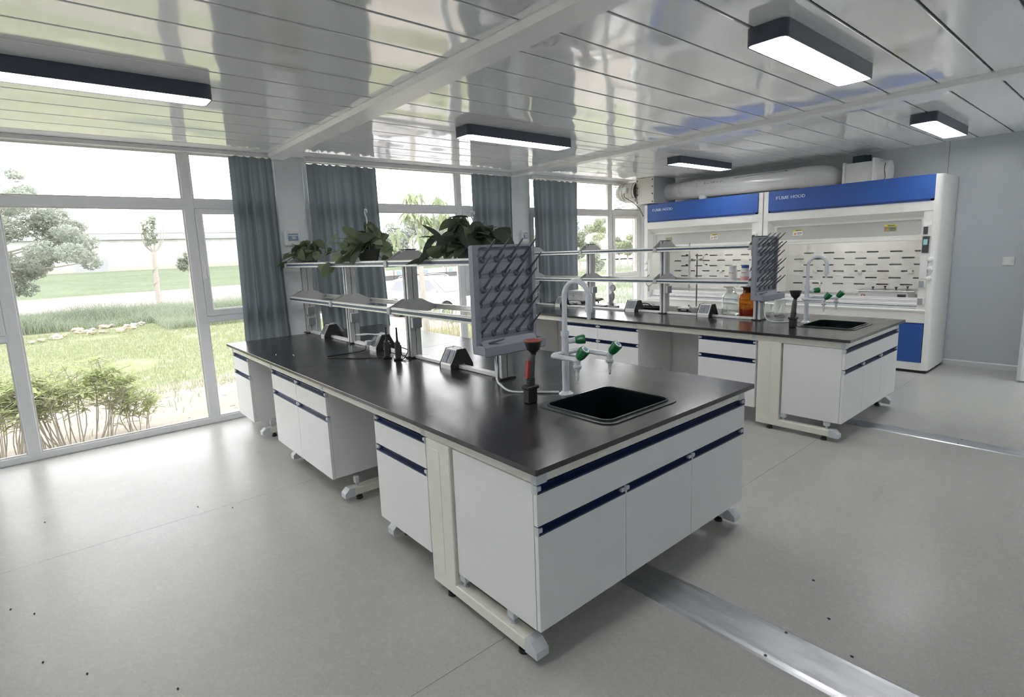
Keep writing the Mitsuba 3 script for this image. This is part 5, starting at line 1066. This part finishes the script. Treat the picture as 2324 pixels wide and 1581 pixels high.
treeline('dark pine in the distant tree line behind the sand mound', -78, np.arange(82, 122, 2.6), 1.5, [7.0, 6.6, 7.2, 6.8, 7.3, 6.7, 7.1, 6.9, 7.2, 6.8, 7.0, 6.7, 7.1, 6.8, 7.0, 7.2], 'm_foliage_far', 111, .30, 700, 'distant tree line')
for i, (x, y, h, rad, lab) in enumerate(((-30, 41.8, 4.7, .95, 'round-headed tree in the middle of the duct fan window'), (-24, 32.2, 3.3, .7, 'pale young tree next to the dark curtain edge'), (-25, 39.8, 3.0, .8, 'bushy young tree behind the opened sash by the duct fan'), (-33, 49.0, 3.0, .8, 'small tree at the foot of the sand mound'), (-35, 44.2, 2.8, .8, 'low tree behind the round-headed tree'), (-14, 22.3, 2.4, .45, 'thin young tree at the near verge of the duct fan window'))):
    k = thing('verge_tree', lab, 'tree'); r = np.random.default_rng(131+i)
    part(k, 'trunk', tube([(x, y, G0-.05), (x, y+.05, G0+h*.4), (x, y, G0+h*.75)], [.13*h/4.7+.02, .09*h/4.7+.01, .04], 8, 4), 'm_bark', True); cs = [(x+r.normal(0, rad*.4), y+r.normal(0, rad*.45), G0+h*(.60+.36*t) if i == 0 else G0+h*(.35+.6*t), rad*.5, rad*.55, rad*.4) for t in r.uniform(0, 1, 9)]; part(k, 'crown', clump(cs, 1400, .13, 140+i), 'm_foliage_c' if i in (0, 2) else 'm_foliage_b')
# sand mound and poles
lam('m_sand', proc(lambda p, n, uv: mix((.32, .28, .235), (.40, .36, .315), fbm(p.x*.8, p.y*.8, p.z*1.5, 4))))
u, v = np.meshgrid(np.linspace(0, 1, 40), np.linspace(0, 2*np.pi, 60, endpoint=False), indexing='ij'); X = -54+u*13*np.cos(v); Y = 79+u*15*np.sin(v); Z = -.4+7.2*(1-u**1.25)*(.8+.45*nfbm(np.stack([X*.22, Y*.22, X*0], -1), 4, 6))
V = np.stack([X, Y, Z], -1).reshape(-1, 3); I = np.arange(40*60).reshape(40, 60); J = np.roll(I, -1, 1); Fc = np.concatenate([np.stack([I[:-1], I[1:], J[1:]], -1).reshape(-1, 3), np.stack([I[:-1], J[1:], J[:-1]], -1).reshape(-1, 3)])
solo('sand_mound', trimesh.Trimesh(V, Fc, process=False), 'm_sand', 'big pale sand mound outside, seen through the opened sash', 'mound', smooth=True)
for y in (74.0, 75.2):
    k = thing('utility_pole', 'left of the two thin poles in front of the far tree line' if y < 75 else 'right of the two thin poles in front of the far tree line', 'pole'); part(k, 'mast', cyl((-60, y, 0), (-60, y, 6.6), .10, .07, 8), 'm_barrier'); part(k, 'crossarm', bx(-60.05, -59.95, y-.45, y+.45, 6.0, 6.1), 'm_barrier')
struct('trim_%d' % (1+sum(q.startswith('trim_') for q in labels)), bx(-4.2, -4.0, 9.5, 20, G0-.1, G0+.12), 'm_barrier', 'pale kerb outside the duct fan window')

# parked car
mat('m_carwhite', (.62, .62, .63), .25, clearcoat=.6); mat('m_carglass', (.16, .16, .18), .08, spec=.9); mat('m_tyre', (.035, .035, .035), .7); mat('m_chrome', (.6, .6, .62), .2, metal=1.0)
def car():
    k = thing('car', 'white car parked on the pale yard behind the young tree', 'car')
    M = np.eye(4); a = math.radians(11.8); M[:2, :2] = [[math.cos(a), -math.sin(a)], [math.sin(a), math.cos(a)]]; M[:3, 3] = (-11.95, 10.37, -.93)
    with at(m=M):   # local +x is the front; the near side is -y... width along y
        low = [(-2.25, .34), (-2.28, .62), (-2.2, .92), (-1.9, 1.0), (1.0, .98), (1.75, .90), (2.1, .80), (2.25, .62), (2.24, .36), (2.1, .24), (-2.1, .24)]
        P = Polygon(low)
        for wx in (-1.38, 1.38): P = P.difference(Point(wx, .33).buffer(.39, quad_segs=10))
        sec = []
        for y, s in ((-.90, .96), (-.86, 1.0), (.86, 1.0), (.90, .96)): sec.append((y, s))
        part(k, 'body', cat(prism(P, 'y', -.90, .90), prism([(-1.0, .26), (1.0, .26), (1.0, .3), (-1.0, .3)], 'y', -.84, .84)), 'm_carwhite')
        cab = []
        for (x, z, w) in ((-2.15, .98, .80), (-1.75, 1.42, .66), (-1.2, 1.53, .62), (-.2, 1.55, .62), (.35, 1.47, .63), (1.15, .97, .80)): cab += [(x, -w, z), (x, w, z)]
        part(k, 'cabin', hull(cab), 'm_carwhite')
        for s in (-1, 1):
            def side(pts): return hull([(x, s*(w+e), z) for x, z, w in pts for e in (.006, -.01)])
            part(k, 'side_window', side([(.02, 1.0, .797), (.90, 1.0, .797), (.28, 1.42, .655), (.0, 1.43, .652)]), 'm_carglass', label='tinted side window'); part(k, 'side_window', side([(-.95, 1.0, .797), (-.06, 1.0, .797), (-.06, 1.45, .645), (-.95, 1.45, .645)]), 'm_carglass'); part(k, 'side_window', side([(-1.75, 1.05, .785), (-1.03, 1.0, .797), (-1.03, 1.44, .65), (-1.55, 1.38, .672)]), 'm_carglass')
            part(k, 'mirror', ball((.80, s*.96, 1.04), .10, (.8, 1.15, .7)), 'm_carwhite', True); part(k, 'headlight', ball((2.03, s*.66, .76), .14, (.9, 1.1, .55)), 'm_greyplastic', True); part(k, 'door_seam', bx(-.045, -.035, s*.895, s*.903, .35, .98), 'm_grey'); part(k, 'door_handle', bx(-.30, -.14, s*.895, s*.915, .86, .885, .005), 'm_chrome')
            for wx in (-1.38, 1.38):
                w = part(k, 'wheel', cyl((wx, s*.68, .33), (wx, s*.895, .33), .33, n=30), 'm_tyre', 40); part(w, 'rim', cyl((wx, s*.895, .33), (wx, s*.905, .33), .21, n=24), 'm_chrome')
                for q in range(5): part(w, 'spoke', bx(-.02, .02, s*.9, s*.912, .03, .2).apply_transform(np.array([[math.cos(q*1.2566), 0, math.sin(q*1.2566), wx], [0, 1, 0, 0], [-math.sin(q*1.2566), 0, math.cos(q*1.2566), .33], [0, 0, 0, 1.0]])), 'm_greyplastic')
            part(k, 'roof_rail', tube([(-1.5, s*.56, 1.50), (-1.3, s*.56, 1.575), (-.2, s*.56, 1.60), (.15, s*.56, 1.53)], .014, 8, 4), 'm_chrome', True)
        part(k, 'windscreen', hull([(.40, -.58, 1.455), (.40, .58, 1.455), (1.13, -.72, 1.0), (1.13, .72, 1.0), (.42, -.58, 1.47), (.42, .58, 1.47), (1.15, -.72, 1.012), (1.15, .72, 1.012)]), 'm_carglass', label='windscreen'); part(k, 'bumper', bx(2.16, 2.28, -.8, .8, .3, .52, .04), 'm_carwhite')
car()
